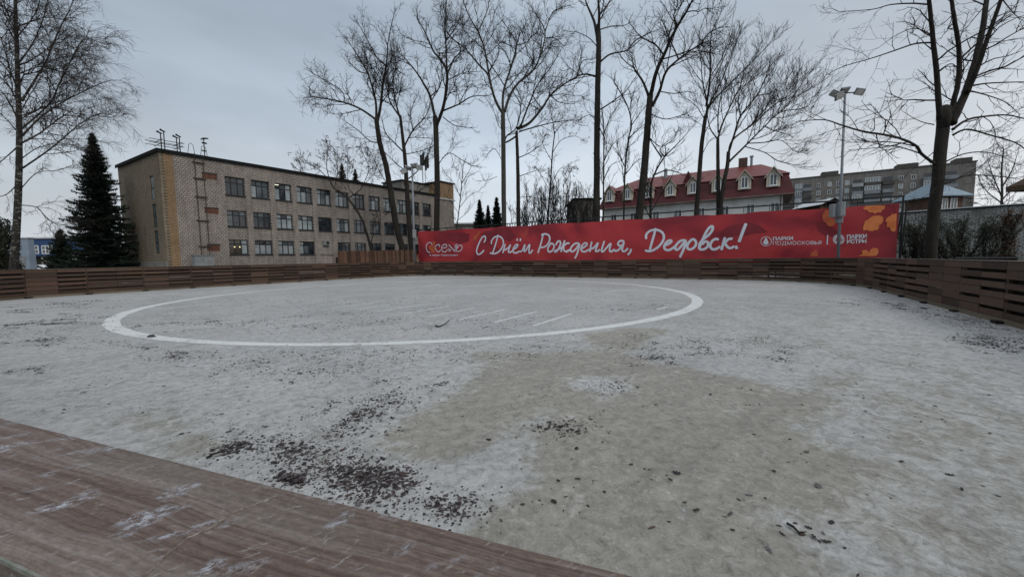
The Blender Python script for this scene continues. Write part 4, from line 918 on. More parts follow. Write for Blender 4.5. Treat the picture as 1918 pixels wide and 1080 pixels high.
# ------------------------------------------------------------------ trees
class Twigs:
    """collects thin branches and turns them into tubes in numpy batches"""
    def __init__(s): s.g = {}
    def add(s, P, r, n=3): s.g.setdefault((len(P), n), []).append((P, r))
    def build(s, name, m, parent):
        o3 = np.array(ORG[parent]); VV = []; FF = []; base = 0
        for (L, n), items in s.g.items():
            P = np.array([[tuple(q) for q in it[0]] for it in items], float); Rr = np.array([it[1] for it in items], float)
            T = np.empty_like(P); T[:, 1:-1] = P[:, 2:] - P[:, :-2]; T[:, 0] = P[:, 1] - P[:, 0]; T[:, -1] = P[:, -1] - P[:, -2]
            T /= np.linalg.norm(T, axis=2, keepdims=True) + 1e-9
            ref = np.where(np.abs(T[:, :1, 2:3]) > .9, np.array([1., 0, 0]), np.array([0, 0, 1.])); ref = np.broadcast_to(ref, T.shape)
            A = np.cross(T, ref); A /= np.linalg.norm(A, axis=2, keepdims=True) + 1e-9; B = np.cross(T, A)
            ang = np.arange(n) * 2 * np.pi / n
            V = P[:, :, None, :] + Rr[:, :, None, None] * (A[:, :, None, :] * np.cos(ang)[None, None, :, None] + B[:, :, None, :] * np.sin(ang)[None, None, :, None])
            m_ = len(items); id_ = np.arange(m_ * L * n).reshape(m_, L, n) + base
            a = id_[:, :-1, :]; b = np.roll(a, -1, 2); d = id_[:, 1:, :]; c = np.roll(d, -1, 2)
            FF.append(np.stack([a, b, c, d], -1).reshape(-1, 4)); VV.append(V.reshape(-1, 3)); base += m_ * L * n
        V = np.concatenate(VV) - o3; Fq = np.concatenate(FF)
        me = bpy.data.meshes.new(name); me.vertices.add(len(V)); me.vertices.foreach_set('co', V.astype(np.float32).ravel())
        me.loops.add(Fq.size); me.loops.foreach_set('vertex_index', Fq.astype(np.int32).ravel())
        me.polygons.add(len(Fq)); me.polygons.foreach_set('loop_start', np.arange(0, Fq.size, 4, dtype=np.int32))
        me.polygons.foreach_set('use_smooth', np.ones(len(Fq), bool)); me.update(calc_edges=True); me.materials.append(m)
        o = bpy.data.objects.new(name, me); col.objects.link(o); o.parent = parent; ORG[o] = ORG[parent]; return o
def catmull(pts, k):
    P = [pts[0]] + list(pts) + [pts[-1]]; o = []
    for i in range(1, len(P) - 2):
        for j in range(k):
            t = j / k; a, b, c, d = P[i - 1], P[i], P[i + 1], P[i + 2]
            o.append(.5 * ((2 * b) + (c - a) * t + (2 * a - 5 * b + 4 * c - d) * t * t + (3 * b - a - 3 * c + d) * t ** 3))
    o.append(pts[-1]); return o
class Tree:
    def __init__(s, name, label, cat, Y, bark='bark', twig='twig', up=.25, droop=0, dens=1.0, seed=1, rmin=.006, ang=(28, 62), group=None, wig=.22, lf=1.0, base=None):
        s.rd = random.Random(seed); s.Y = Y; s.tw = Twigs(); s.main = MB(); s.up = up; s.droop = droop; s.dens = dens; s.rmin = rmin; s.ang = ang; s.tips = []; s.wig = wig; s.lf = lf
        s.bark = bark; s.twig = twig; s.nm = name; s.lb = label; s.cat = cat; s.group = group; s.root = None
    def limb(s, pp, r0, r1, off=(0, 0), sc=1, k=None, trunk=False, spawn=True, jit=.05, lmul=1.0, Y=None, s0=.2, nolow=False):
        """a limb traced through photo pixels; it leans towards or away from the viewer by k"""
        rd = s.rd; Y0 = Y or s.Y; k = rd.uniform(-.55, .55) if k is None else k
        pts = [at(off[0] + x * sc, off[1] + y * sc, Y0) for x, y in pp]; L = 0; q = [pts[0]]
        for i in range(1, len(pts)):
            L += (pts[i] - pts[i - 1]).length; x, y = pp[i]; q.append(at(off[0] + x * sc, off[1] + y * sc, Y0 + k * L))
        if trunk:
            d = (q[1] - q[0]); d = d / max(d.z, .1); b = q[0] - d * (q[0].z + .06) * .8; b.z = -.08
            q = [b, b.lerp(q[0], .25)] + q; s.root = empty(s.nm, Vector((b.x, b.y, -.06)), s.lb, s.cat, s.group)
        C = catmull(q, 5 if not trunk else 6); n = len(C)
        C = [c + Vector((rd.uniform(-1, 1), rd.uniform(-1, 1), rd.uniform(-.5, .5))) * jit * (r0 * 1.2 if i not in (0, n - 1) else 0) for i, c in enumerate(C)]
        rs = [r0 + (r1 - r0) * (i / (n - 1)) for i in range(n)]
        if trunk: rs[0] *= 1.45; rs[1] *= 1.25; rs[2] *= 1.12; 
        if trunk:
            e1 = (C[-1] - C[-2]).normalized(); C2 = C + [C[-1] + e1 * rs[-1] * .5, C[-1] + e1 * rs[-1] * .85]; s.main.tube(C2, rs + [rs[-1] * .8, rs[-1] * .3], 12)
        else: s.main.tube(C, [max(rs[0] * 1.15, rs[0])] + rs[1:], 8 if r0 > .08 else 6)
        if spawn:
            cum = [0]
            for i in range(1, n): cum.append(cum[-1] + (C[i] - C[i - 1]).length)
            T = cum[-1]; x = T * s0 + .2
            while x < T:
                i = max(j for j in range(n) if cum[j] <= x); i = min(i, n - 2); t = (x - cum[i]) / (cum[i + 1] - cum[i] + 1e-6)
                p = C[i].lerp(C[i + 1], t); dr = (C[i + 1] - C[i]).normalized(); r = rs[i]; fr_ = x / T
                ln = (T * (1 - fr_) * .40 + 1.35) * rd.uniform(.55, 1.4) * lmul * s.lf
                ln = min(ln, 4.2 * s.lf)
                s.grow(p, dr, min(ln, 3.6 * s.lf), min(r * .5, .012 + .011 * ln), 1)
                x += rd.uniform(.30, .70) / s.dens * (1.0 if r < .10 else 1.8)
            s.grow(C[-1], (C[-1] - C[-2]).normalized(), 1.2 * lmul * s.lf, r1 * .9, 1, tip=True)
            s.grow(C[-1], (C[-1] - C[-2]).normalized(), 1.0 * lmul * s.lf, r1 * .8, 1, tip=True)
        return C
    def grow(s, p, d, ln, r, lvl, tip=False):
        rd = s.rd
        a = R(rd.uniform(*s.ang)) * (.5 if tip else 1); ax = d.orthogonal().normalized(); ax.rotate(Matrix.Rotation(rd.uniform(0, 2 * math.pi), 3, d))
        dd = (Matrix.Rotation(a, 3, ax) @ d).normalized()
        n = 6 if lvl == 1 else (5 if lvl == 2 else 4); st = ln / (n - 1); P = [p.copy()]; c = p.copy()
        w_ = s.wig
        for i in range(n - 1):
            dd = dd + Vector((rd.gauss(0, w_), rd.gauss(0, w_), rd.gauss(0, w_))) + Z * (s.up * .35 if lvl < 3 or not s.droop else 0) - Z * (s.droop * (i / n) * (.5 if lvl == 1 else 1.2))
            dd.normalize(); c = c + dd * st; P.append(c.copy())
        r = max(r, s.rmin * 1.2); re = max(r * .35, s.rmin)
        s.tw.add(P, [r + (re - r) * i / (n - 1) for i in range(n)], 4 if lvl == 1 else 3)
        s.tips.append((P[-1], P[-2]))
        if lvl < 3:
            k = (3.6 if lvl == 1 else 3.0) * ln ** .75 * s.dens; k = int(k + rd.random()); k = max(k, 1)
            for j in range(k):
                t = rd.uniform(.15, 1); i = min(int(t * (n - 1)), n - 2); q = P[i].lerp(P[i + 1], t * (n - 1) - i)
                s.grow(q, (P[i + 1] - P[i]).normalized(), max(.25, ln * rd.uniform(.28, .55)), r * .55, lvl + 1)
    def finish(s, leaves=0, leafmat='dryleaf', size=.09, sel=None):
        root = s.root; s.main.build('trunk', MT[s.bark], root, True)
        cr_ = s.tw.build('crown', MT[s.twig], root)
        if leaves:
            mb = MB(); rd = s.rd; tp = [t for t in s.tips if sel is None or sel(t[0])]
            for _ in range(leaves):
                p, q = rd.choice(tp); c = p.lerp(q, rd.random()) + Vector((rd.gauss(0, .06), rd.gauss(0, .06), rd.gauss(-.05, .06)))
                u = Vector((rd.gauss(0, 1), rd.gauss(0, 1), rd.gauss(0, 1))).normalized(); v = u.orthogonal().normalized(); sz = size * rd.uniform(.6, 1.2)
                mb.add([c, c + u * sz + v * sz * .4, c + u * sz * 1.9, c + u * sz - v * sz * .4], [(0, 1, 2, 3)])
            mb.build('leaves', MT[leafmat], cr_)
        return root
GR = 'bare trees behind the banner'
# birch at the left
z1 = .4626; t = Tree('birch_tree', 'tall birch at the far left with drooping fine twigs', 'tree', 27, 'birch', 'twigbirch', up=.1, droop=.5, dens=1.6, seed=2, rmin=.0045, ang=(25, 55), wig=.16)
t.limb([(55, 1075), (65, 950), (75, 750), (78, 560), (75, 400), (68, 200), (62, 0), (58, -250)], .26, .06, (0, 0), z1, 0, True, True, .03, .55, s0=.42)
for pp, r in (([(92, 680), (180, 620), (250, 565), (320, 505), (400, 462), (480, 472)], .075), ([(90, 550), (170, 470), (260, 410), (340, 370), (430, 330), (485, 325)], .08),
    ([(88, 410), (150, 310), (190, 240), (240, 120), (290, 20), (310, -80)], .09), ([(90, 520), (200, 420), (240, 340), (290, 240), (340, 160), (420, 180)], .07),
    ([(85, 830), (150, 840), (190, 885), (240, 910), (270, 905)], .045), ([(85, 470), (200, 425), (300, 390), (370, 350)], .05), ([(80, 250), (130, 180), (170, 90), (200, -20)], .06),
    ([(65, 600), (20, 640), (-40, 690)], .06), ([(70, 480), (30, 400), (-30, 330)], .06), ([(62, 330), (20, 270), (-30, 210)], .06), ([(60, 130), (20, 60), (-10, -20)], .05),
    ([(75, 740), (20, 790), (-60, 800)], .05), ([(90, 640), (150, 600), (230, 580), (300, 590)], .045), ([(88, 760), (150, 700), (230, 690), (290, 670)], .04), ([(75, 300), (160, 270), (250, 270), (330, 280)], .045), ([(70, 150), (140, 60), (170, -30)], .05)):
    t.limb(pp, r * .75, .014, (0, 0), z1, lmul=.8)
t.finish()
z2 = .4444; o2_ = (560, 0)
t = Tree('bare_tree', 'bare tree leaning left with a long low branch reaching over the school roof', 'tree', 44, seed=5, group=GR, dens=1.1)
t.limb([(440, 1060), (410, 950), (385, 800), (365, 690), (340, 600), (326, 500)], .40, .24, o2_, z2, 0, True, False, .03)
for pp, r in (([(326, 505), (260, 460), (190, 432), (110, 415), (50, 405), (45, 365)], .12), ([(190, 434), (185, 390), (130, 350), (60, 310)], .06), ([(326, 510), (322, 420), (290, 310), (250, 240), (205, 170)], .15),
    ([(330, 515), (345, 440), (355, 340), (365, 280), (330, 245), (300, 190), (250, 100)], .17), ([(357, 340), (370, 260), (375, 180), (395, 80)], .10), ([(340, 600), (300, 595), (250, 550), (200, 515)], .07),
    ([(290, 310), (250, 300), (210, 260)], .06), ([(345, 440), (380, 380), (370, 330), (400, 290)], .06), ([(385, 790), (350, 740), (300, 640)], .05)):
    t.limb(pp, r, .03, o2_, z2)
t.finish()
t = Tree('bare_tree', 'bare tree right behind the left floodlight post with a dense rounded crown', 'tree', 43, seed=6, group=GR, dens=1.15)
t.limb([(476, 1060), (462, 900), (453, 760), (445, 650), (435, 560), (427, 490)], .36, .13, o2_, z2, 0, True, False, .03)
for pp, r in (([(427, 495), (385, 430), (370, 370), (350, 320)], .10), ([(440, 625), (480, 550), (530, 495), (548, 455)], .10), ([(427, 500), (405, 420), (395, 340), (410, 280)], .11), ([(440, 640), (400, 600), (365, 560), (350, 500)], .08),
    ([(452, 760), (500, 720), (540, 660), (560, 600)], .07), ([(450, 720), (410, 690), (360, 640)], .06), ([(445, 650), (500, 640), (560, 620)], .05), ([(460, 860), (510, 800), (570, 770)], .05), ([(480, 550), (470, 480), (490, 420)], .06)):
    t.limb(pp, r, .03, o2_, z2)
t.finish()
z3 = .3982; o3x = (760, 0)
t = Tree('bare_tree', 'bare tree with a forked crown rising beside the stair tower at the banner left end', 'tree', 41, seed=8, group=GR, dens=1.05)
t.limb([(145, 1060), (148, 850), (142, 620), (138, 550)], .33, .25, o3x, z3, 0, True, False, .03)
for pp, r in (([(138, 555), (115, 455), (85, 395), (50, 340), (0, 280), (-30, 250)], .15), ([(145, 590), (180, 490), (195, 350), (170, 290), (130, 240), (90, 150), (60, 100)], .18), ([(195, 350), (225, 280), (260, 230), (190, 150)], .09),
    ([(178, 520), (250, 490), (310, 455), (390, 450)], .09), ([(195, 355), (188, 200), (185, 60), (200, -30)], .10), ([(175, 550), (230, 590), (300, 600)], .05), ([(115, 455), (160, 410), (170, 340)], .06), ([(150, 780), (200, 720), (260, 750), (310, 780)], .045),
    ([(0, 355), (-40, 330), (-60, 300)], .04), ([(250, 490), (300, 400), (330, 410)], .05), ([(185, 200), (240, 120), (260, 60)], .06)):
    t.limb(pp, r, .03, o3x, z3)
t.finish()
t = Tree('bare_tree', 'grey barked bare tree forking into a wide V above the banner centre left', 'tree', 38, 'barkgrey', seed=9, group=GR, dens=1.0)
t.limb([(462, 1060), (460, 800), (458, 600), (457, 530)], .27, .20, o3x, z3, 0, True, False, .03)
for pp, r in (([(457, 535), (425, 480), (400, 400), (385, 350), (340, 300), (280, 230), (200, 160), (190, 60)], .13), ([(400, 400), (388, 330), (370, 230), (340, 150), (300, 80), (270, 0), (265, -60)], .11), ([(457, 535), (460, 430), (500, 300), (520, 210), (490, 150), (440, 80)], .13),
    ([(465, 525), (490, 450), (530, 390), (600, 330), (640, 240), (655, 150), (620, 80), (580, 20)], .14), ([(655, 180), (700, 180), (740, 215)], .05), ([(520, 215), (580, 190), (600, 120)], .05), ([(385, 350), (430, 270), (440, 200)], .06), ([(370, 260), (450, 380), (470, 420)], .06), ([(655, 150), (690, 60), (730, 40)], .06),
    ([(340, 150), (380, 60), (390, 20)], .06), ([(455, 760), (420, 700), (390, 720)], .025), ([(430, 830), (380, 850)], .02)):
    t.limb(pp, r, .028, o3x, z3)
t.finish()
t = Tree('bare_tree', 'dark bare tree leaning a long bough to the right, second trunk of the pair', 'tree', 39, seed=10, group=GR, dens=1.0)
t.limb([(530, 1060), (528, 850), (525, 720), (521, 620)], .26, .14, o3x, z3, 0, True, False, .03)
for pp, r in (([(521, 640), (470, 670), (475, 640), (520, 600), (540, 500), (510, 440), (500, 400)], .09), ([(524, 605), (580, 580), (640, 510), (680, 450), (740, 400), (800, 370), (890, 355)], .15), ([(800, 370), (830, 290), (870, 280)], .06), ([(540, 595), (580, 490), (620, 400), (680, 320), (720, 250)], .09),
    ([(533, 620), (600, 600), (700, 575), (790, 565)], .07), ([(530, 742), (580, 720), (640, 680)], .05), ([(530, 830), (560, 820), (610, 802)], .045), ([(640, 510), (600, 450), (610, 380)], .06), ([(680, 450), (720, 480), (780, 490)], .05), ([(530, 930), (580, 925), (630, 935)], .03)):
    t.limb(pp, r, .028, o3x, z3)
t.finish()
z4 = .3984; o4x = (1040, 0)
t = Tree('bare_tree', 'tallest straight dark trunk in the middle running out of the top of the picture', 'tree', 33, seed=12, group=GR, dens=.8)
t.limb([(195, 1040), (196, 700), (200, 400), (205, 200), (200, 130)], .32, .18, o4x, z4, 0, True, False, .03)
for pp, r in (([(200, 190), (182, 100), (148, 20), (125, -60)], .15), ([(204, 150), (206, 60), (198, -60), (200, -140)], .14), ([(213, 515), (280, 470), (330, 430), (360, 390)], .06), ([(195, 362), (130, 350), (50, 390), (0, 425)], .08), ([(130, 350), (112, 310), (125, 250)], .045), ([(213, 290), (260, 255), (340, 235), (420, 170)], .08),
    ([(210, 140), (260, 125), (320, 120)], .05), ([(206, 75), (240, 30), (270, -20)], .07), ([(340, 235), (380, 190), (450, 150)], .05), ([(205, 230), (160, 180), (100, 150)], .04), ([(200, 560), (160, 540), (120, 560)], .02), ([(205, 640), (240, 600), (260, 540)], .02)):
    t.limb(pp, r, .025, o4x, z4)
t.finish()
t = Tree('bare_tree', 'thick bare tree leaning right with three big boughs, right of the tallest trunk', 'tree', 31, seed=13, group=GR, dens=.95)
t.limb([(393, 1030), (413, 850), (430, 650), (440, 520), (447, 450)], .34, .22, o4x, z4, 0, True, False, .03)
for pp, r in (([(438, 450), (410, 380), (370, 320), (360, 250)], .11), ([(447, 455), (475, 340), (510, 260), (560, 150), (620, 50), (650, -10), (680, -70)], .17), ([(455, 500), (490, 430), (520, 340), (580, 280), (680, 210), (740, 190)], .13), ([(580, 280), (550, 210), (530, 170)], .06),
    ([(510, 260), (470, 210), (400, 170), (350, 110)], .07), ([(540, 190), (520, 140), (500, 90)], .06), ([(680, 210), (730, 150), (780, 130)], .05), ([(370, 320), (330, 290), (290, 240)], .04), ([(455, 540), (520, 560), (600, 540)], .04), ([(445, 650), (500, 690), (560, 650)], .035), ([(490, 430), (560, 440), (620, 430)], .04)):
    t.limb(pp, r, .025, o4x, z4)
t.finish()
def sap(label, Y, trunk, limbs, off, sc, r0, seed, dens=.9, name='sapling', cat='sapling', group='thin young trees behind the banner', up=.4, **k):
    t = Tree(name, label, cat, Y, seed=seed, dens=dens, up=up, ang=(22, 45), rmin=.0055, wig=.14, lf=.75, group=group)
    t.limb(trunk, r0, r0 * .45, off, sc, 0, True, True, .03, .9, s0=.45)
    for pp in limbs: t.limb(pp, r0 * .5, .014, off, sc)
    t.finish(**k)
sap('thin young tree close to the right side of the tallest trunk', 32.5, [(225, 1030), (228, 800), (228, 600), (222, 540)], [[(226, 640), (255, 560), (300, 490)], [(228, 760), (270, 680), (320, 640)], [(228, 640), (190, 570), (150, 520)], [(226, 850), (260, 780), (300, 760)]], o4x, z4, .085, 21)
sap('thin young tree halfway between the tallest trunk and the thick leaning tree', 32, [(322, 1030), (328, 800), (345, 650), (358, 590), (340, 500), (280, 390)], [[(358, 590), (400, 530), (430, 490)], [(330, 790), (290, 710), (260, 680)], [(345, 650), (400, 600), (450, 560)], [(330, 820), (380, 760), (420, 740)]], o4x, z4, .085, 22)
sap('crooked young tree in front of the third dormer with a bough bent to the right', 31.5, [(448, 1025), (450, 900), (455, 850), (480, 790), (515, 735)], [[(515, 735), (495, 715), (500, 690), (560, 640)], [(515, 735), (590, 660), (650, 590)], [(470, 820), (530, 800), (600, 820), (660, 850)], [(500, 740), (440, 640), (450, 560)]], o4x, z4, .12, 23)
sap('slim young tree with wispy twigs just right of the school end wall', 40, [(240, 1075), (255, 950), (265, 840), (270, 780)], [[(250, 980), (300, 920), (340, 900)], [(258, 930), (225, 860), (200, 830)], [(265, 860), (300, 800), (320, 760)]], o3x, z3, .07, 24)
z5_ = .3796; o5x = (1220, 20)
t = Tree('bare_tree', 'slender bare tree leaning right before the mansard roof centre', 'tree', 29, seed=14, group=GR, dens=1.1, up=.45, ang=(20, 45), wig=.14)
t.limb([(222, 1010), (235, 830), (250, 650), (268, 520)], .20, .13, o5x, z5_, 0, True, False, .03)
for pp, r in (([(268, 525), (275, 460), (252, 350), (245, 230)], .08), ([(272, 500), (310, 440), (400, 350), (460, 290), (540, 210), (600, 150)], .07), ([(272, 470), (290, 330), (290, 200), (300, 100), (340, 20)], .08), ([(275, 480), (340, 360), (380, 260), (420, 160)], .05), ([(265, 600), (300, 540), (340, 500)], .03), ([(255, 700), (290, 640), (330, 620)], .025), ([(265, 540), (220, 470), (170, 430)], .03), ([(255, 360), (210, 300), (180, 250)], .03)):
    t.limb(pp, r, .016, o5x, z5_)
t.finish()
t = Tree('bare_tree', 'upright bare tree whose base meets the spreading tree before the dormers', 'tree', 28.2, seed=15, group=GR, dens=1.15, up=.4, ang=(20, 45), wig=.14)
t.limb([(330, 1005), (330, 850), (328, 700), (328, 630)], .17, .10, o5x, z5_, 0, True, False, .03)
for pp, r in (([(328, 635), (290, 580), (278, 500), (300, 430)], .05), ([(328, 635), (350, 560), (400, 450), (440, 370), (460, 280)], .07), ([(330, 600), (330, 500), (350, 400), (380, 320)], .05)):
    t.limb(pp, r, .014, o5x, z5_)
t.finish()
t = Tree('bare_tree', 'spreading bare tree fanning far to the right above the house end', 'tree', 28, seed=16, group=GR, dens=1.25, up=.35, ang=(18, 42), wig=.13)
t.limb([(342, 1005), (345, 930), (362, 830), (376, 760), (380, 700)], .17, .12, o5x, z5_, 0, True, False, .03)
for pp, r in (([(380, 705), (410, 610), (440, 520), (520, 420), (560, 340), (600, 290)], .08), ([(383, 745), (440, 690), (480, 650), (560, 570), (640, 500), (760, 480), (790, 440)], .08), ([(380, 720), (400, 640), (500, 560), (600, 470), (700, 400), (720, 320)], .07), ([(470, 655), (560, 650), (640, 640), (700, 690)], .04), ([(440, 520), (430, 430), (470, 350)], .05), ([(560, 570), (600, 590), (680, 610)], .04),
    ([(520, 420), (600, 400), (660, 340)], .04), ([(640, 500), (700, 440), (760, 400)], .035), ([(460, 670), (560, 700), (620, 740), (700, 760)], .035)):
    t.limb(pp, r, .014, o5x, z5_)
t.finish(500, size=.05)
# the big tree at the right
z6_ = .4447; o6x = (1500, 0)
t = Tree('pollarded_tree', 'big dark tree at the right, cut back and sprouting four tall upright boughs', 'tree', 16, seed=18, dens=.85, up=.05, rmin=.004, wig=.17, lf=.72)
t.limb([(547, 1075), (560, 900), (578, 750), (592, 600), (602, 500), (608, 460)], .18, .20, o6x, z6_, 0, True, False, .03)
for pp, r, rb_ in (([(585, 500), (573, 320), (556, 160), (540, 0), (530, -100)], .13, .06), ([(628, 480), (662, 350), (667, 220), (650, 100), (635, 0), (630, -80)], .12, .06), ([(635, 520), (690, 400), (722, 300), (760, 150), (782, 0), (795, -90)], .19, .08), ([(700, 390), (742, 290), (790, 150), (840, 10), (860, -60)], .12, .06),
    ([(565, 690), (510, 650), (480, 610), (390, 575), (270, 555), (180, 530), (100, 505), (0, 510)], .085, .015), ([(640, 545), (700, 505), (780, 490), (870, 485), (960, 505)], .07, .025), ([(638, 570), (700, 545), (800, 570), (900, 600), (960, 640)], .055, .018), ([(728, 360), (800, 350), (950, 345)], .045, .02), ([(720, 385), (780, 400), (860, 430), (920, 480)], .04, .014),
    ([(550, 180), (480, 185), (390, 215), (300, 245), (180, 280), (120, 310)], .045, .012), ([(540, 20), (470, 15), (380, 20), (300, 40), (160, 50)], .045, .012), ([(612, 680), (680, 650), (760, 640), (840, 655), (900, 690)], .04, .012), ([(605, 775), (700, 740), (800, 740), (900, 750)], .045, .018), ([(560, 525), (500, 510), (430, 470)], .03, .01),
    ([(580, 300), (640, 270), (690, 340)], .035, .012), ([(665, 280), (740, 200), (800, 180), (880, 170)], .03, .01), ([(850, 0), (900, 60), (940, 90)], .03, .01), ([(560, 640), (500, 690), (450, 730)], .025, .01), ([(555, 150), (480, 120), (400, 150), (330, 200)], .03, .01), ([(385, 575), (330, 620), (270, 650)], .025, .008), ([(610, 730), (560, 800), (500, 840)], .02, .008),
    ([(780, 20), (720, 90), (690, 130)], .025, .009), ([(640, 60), (600, 100), (570, 110)], .02, .008), ([(600, 470), (560, 380), (480, 330)], .025, .008)):
    r *= .74; rb_ *= .78; t.limb(pp, r, rb_, o6x, z6_, lmul=.85, k=(None if r < .075 else t.rd.uniform(-.2, .2)), s0=.1)
t.main.tube([at(1500 + x * z6_, y * z6_, 16 - .02) for x, y in ((598, 540), (604, 490), (608, 448))], [.185, .225, .15], 12)
t.finish()
# small trees still carrying leaves
t = Tree('small_tree', 'crooked small tree with withered leaves standing before the school windows', 'small tree', 43, seed=19, dens=1.2, up=.25, rmin=.009, wig=.2, lf=.8, group='small trees keeping brown leaves')
oo = (540, 260); kk = .2315
t.limb([(668, 890), (640, 780), (600, 660), (540, 560), (480, 480), (420, 430), (370, 400), (335, 335)], .17, .06, oo, kk, 0, True, False, .03)
for pp, r in (([(672, 880), (672, 820), (690, 770), (690, 680), (740, 600), (800, 520)], .08), ([(335, 340), (260, 260), (170, 200), (110, 190)], .05), ([(340, 345), (310, 230), (320, 100), (320, 60)], .05), ([(480, 485), (560, 430), (600, 380), (650, 240), (600, 110)], .06), ([(540, 560), (540, 470), (490, 400), (480, 300), (480, 120)], .05), ([(370, 400), (400, 280), (380, 160)], .04), ([(600, 380), (680, 300), (720, 230)], .035), ([(260, 260), (200, 290), (80, 250)], .03)):
    t.limb(pp, r, .02, oo, kk, s0=.3)
t.finish(1100, size=.10, sel=lambda p: p.z > 9.4)
t = Tree('small_tree', 'thin maple with hanging brown seed clusters above the middle of the banner', 'small tree', 40, seed=20, dens=.9, up=.15, rmin=.008, wig=.2, lf=.8, group='small trees keeping brown leaves')
t.limb([(665, 1060), (680, 880), (690, 720), (702, 620)], .12, .05, o3x, z3, 0, True, False, .03)
for pp, r in (([(702, 625), (740, 580), (790, 560)], .04), ([(700, 640), (690, 560), (680, 520)], .04), ([(690, 720), (730, 660), (790, 640), (820, 650)], .04), ([(688, 760), (650, 690), (640, 640)], .035), ([(680, 880), (720, 800), (760, 780)], .035), ([(678, 900), (640, 830), (620, 800)], .03)):
    t.limb(pp, r, .016, o3x, z3, s0=.3)
t.finish(650, size=.11)
t = Tree('bare_tree', 'grey misty bare tree far behind the wall at the right', 'tree', 55, 'barkgrey', seed=31, dens=.9, up=.2, rmin=.012, lf=1.0)
t.limb([(1875, 400), (1877, 360), (1876, 320), (1880, 280)], .22, .06, (0, 0), 1, 0, True, True, .03, 1.0, s0=.3)
for pp in ([(1877, 370), (1860, 330), (1850, 300)], [(1877, 350), (1895, 320), (1905, 290)], [(1876, 380), (1850, 360), (1835, 340)], [(1876, 375), (1900, 350), (1915, 340)]): t.limb(pp, .09, .025)
t.finish()
# bushes
def bush(name, label, cx_, Y, pxw, ytop, nst, seed, mat_='twig', leaves=0, leafmat='shrub', size=.1, group=None, fan=.5, rm=.008, lf=.8):
    t = Tree(name, label, 'bush', Y, bark=mat_, twig=mat_, seed=seed, dens=1.1, up=.5, rmin=rm, ang=(15, 38), wig=.13, lf=lf, group=group)
    zt = at(cx_, ytop, Y).z; X0 = at(cx_, ytop, Y).x; W_ = pxw / FPX * Y / 2; rd = t.rd
    t.root = empty(name, Vector((X0, Y, -.06)), label, 'bush', group)
    for i in range(nst):
        bx_ = X0 + rd.uniform(-.6, .6) * W_; by = Y + rd.uniform(-.5, .5) * W_; b = Vector((bx_, by, -.06)); h = zt * rd.uniform(.65, 1.0)
        e_ = Vector((bx_ + rd.uniform(-fan, fan) * W_, by + rd.uniform(-fan, fan) * W_, h)); mid = b.lerp(e_, .5) + Vector((rd.gauss(0, .1), rd.gauss(0, .1), 0))
        C = catmull([b, mid, e_], 4); r0 = rd.uniform(.02, .04); n = len(C); t.main.tube(C, [r0 * (1 - .6 * j / n) for j in range(n)], 5)
        for j in range(1, n):
            for _ in range(2): t.grow(C[j], (C[j] - C[j - 1]).normalized(), rd.uniform(.6, 1.5) * lf, r0 * .5, 1 if j > n - 3 or h > 4 else 2)
    t.finish(leaves, leafmat, size)
bush('tall_bush', 'dense tangle of bare upright stems above the middle of the banner', 1040, 41, 95, 335, 56, 41, fan=.7, rm=.009)
bush('tall_bush', 'looser bare bush left of the dense tangle near the pair of trunks', 985, 42, 60, 372, 24, 42, fan=.7, rm=.009)
bush('tall_bush', 'bare brushwood filling the gap beside the dark brick house', 1095, 37, 60, 360, 20, 43, fan=.7, rm=.008)
bush('evergreen_shrub', 'large dull green shrub against the whitewashed wall behind the big trunk', 1812, 19, 100, 430, 26, 44, leaves=4200, size=.075, fan=.8, rm=.006, lf=.6)
bush('evergreen_shrub', 'small dark shrub between the banner end and the big trunk', 1715, 21, 46, 440, 12, 45, leaves=1800, size=.08, fan=.6, rm=.006, lf=.5)
bush('evergreen_shrub', 'narrow brownish shrub column next to the gazebo post', 1893, 18, 22, 398, 9, 46, leaves=2600, leafmat='dryleaf', size=.06, fan=.3, rm=.006, lf=.35)
bush('evergreen_shrub', 'dark shrub at the left edge behind the birch foot', 6, 34, 50, 420, 14, 47, leaves=5000, size=.11, fan=.6, rm=.008, lf=.8)

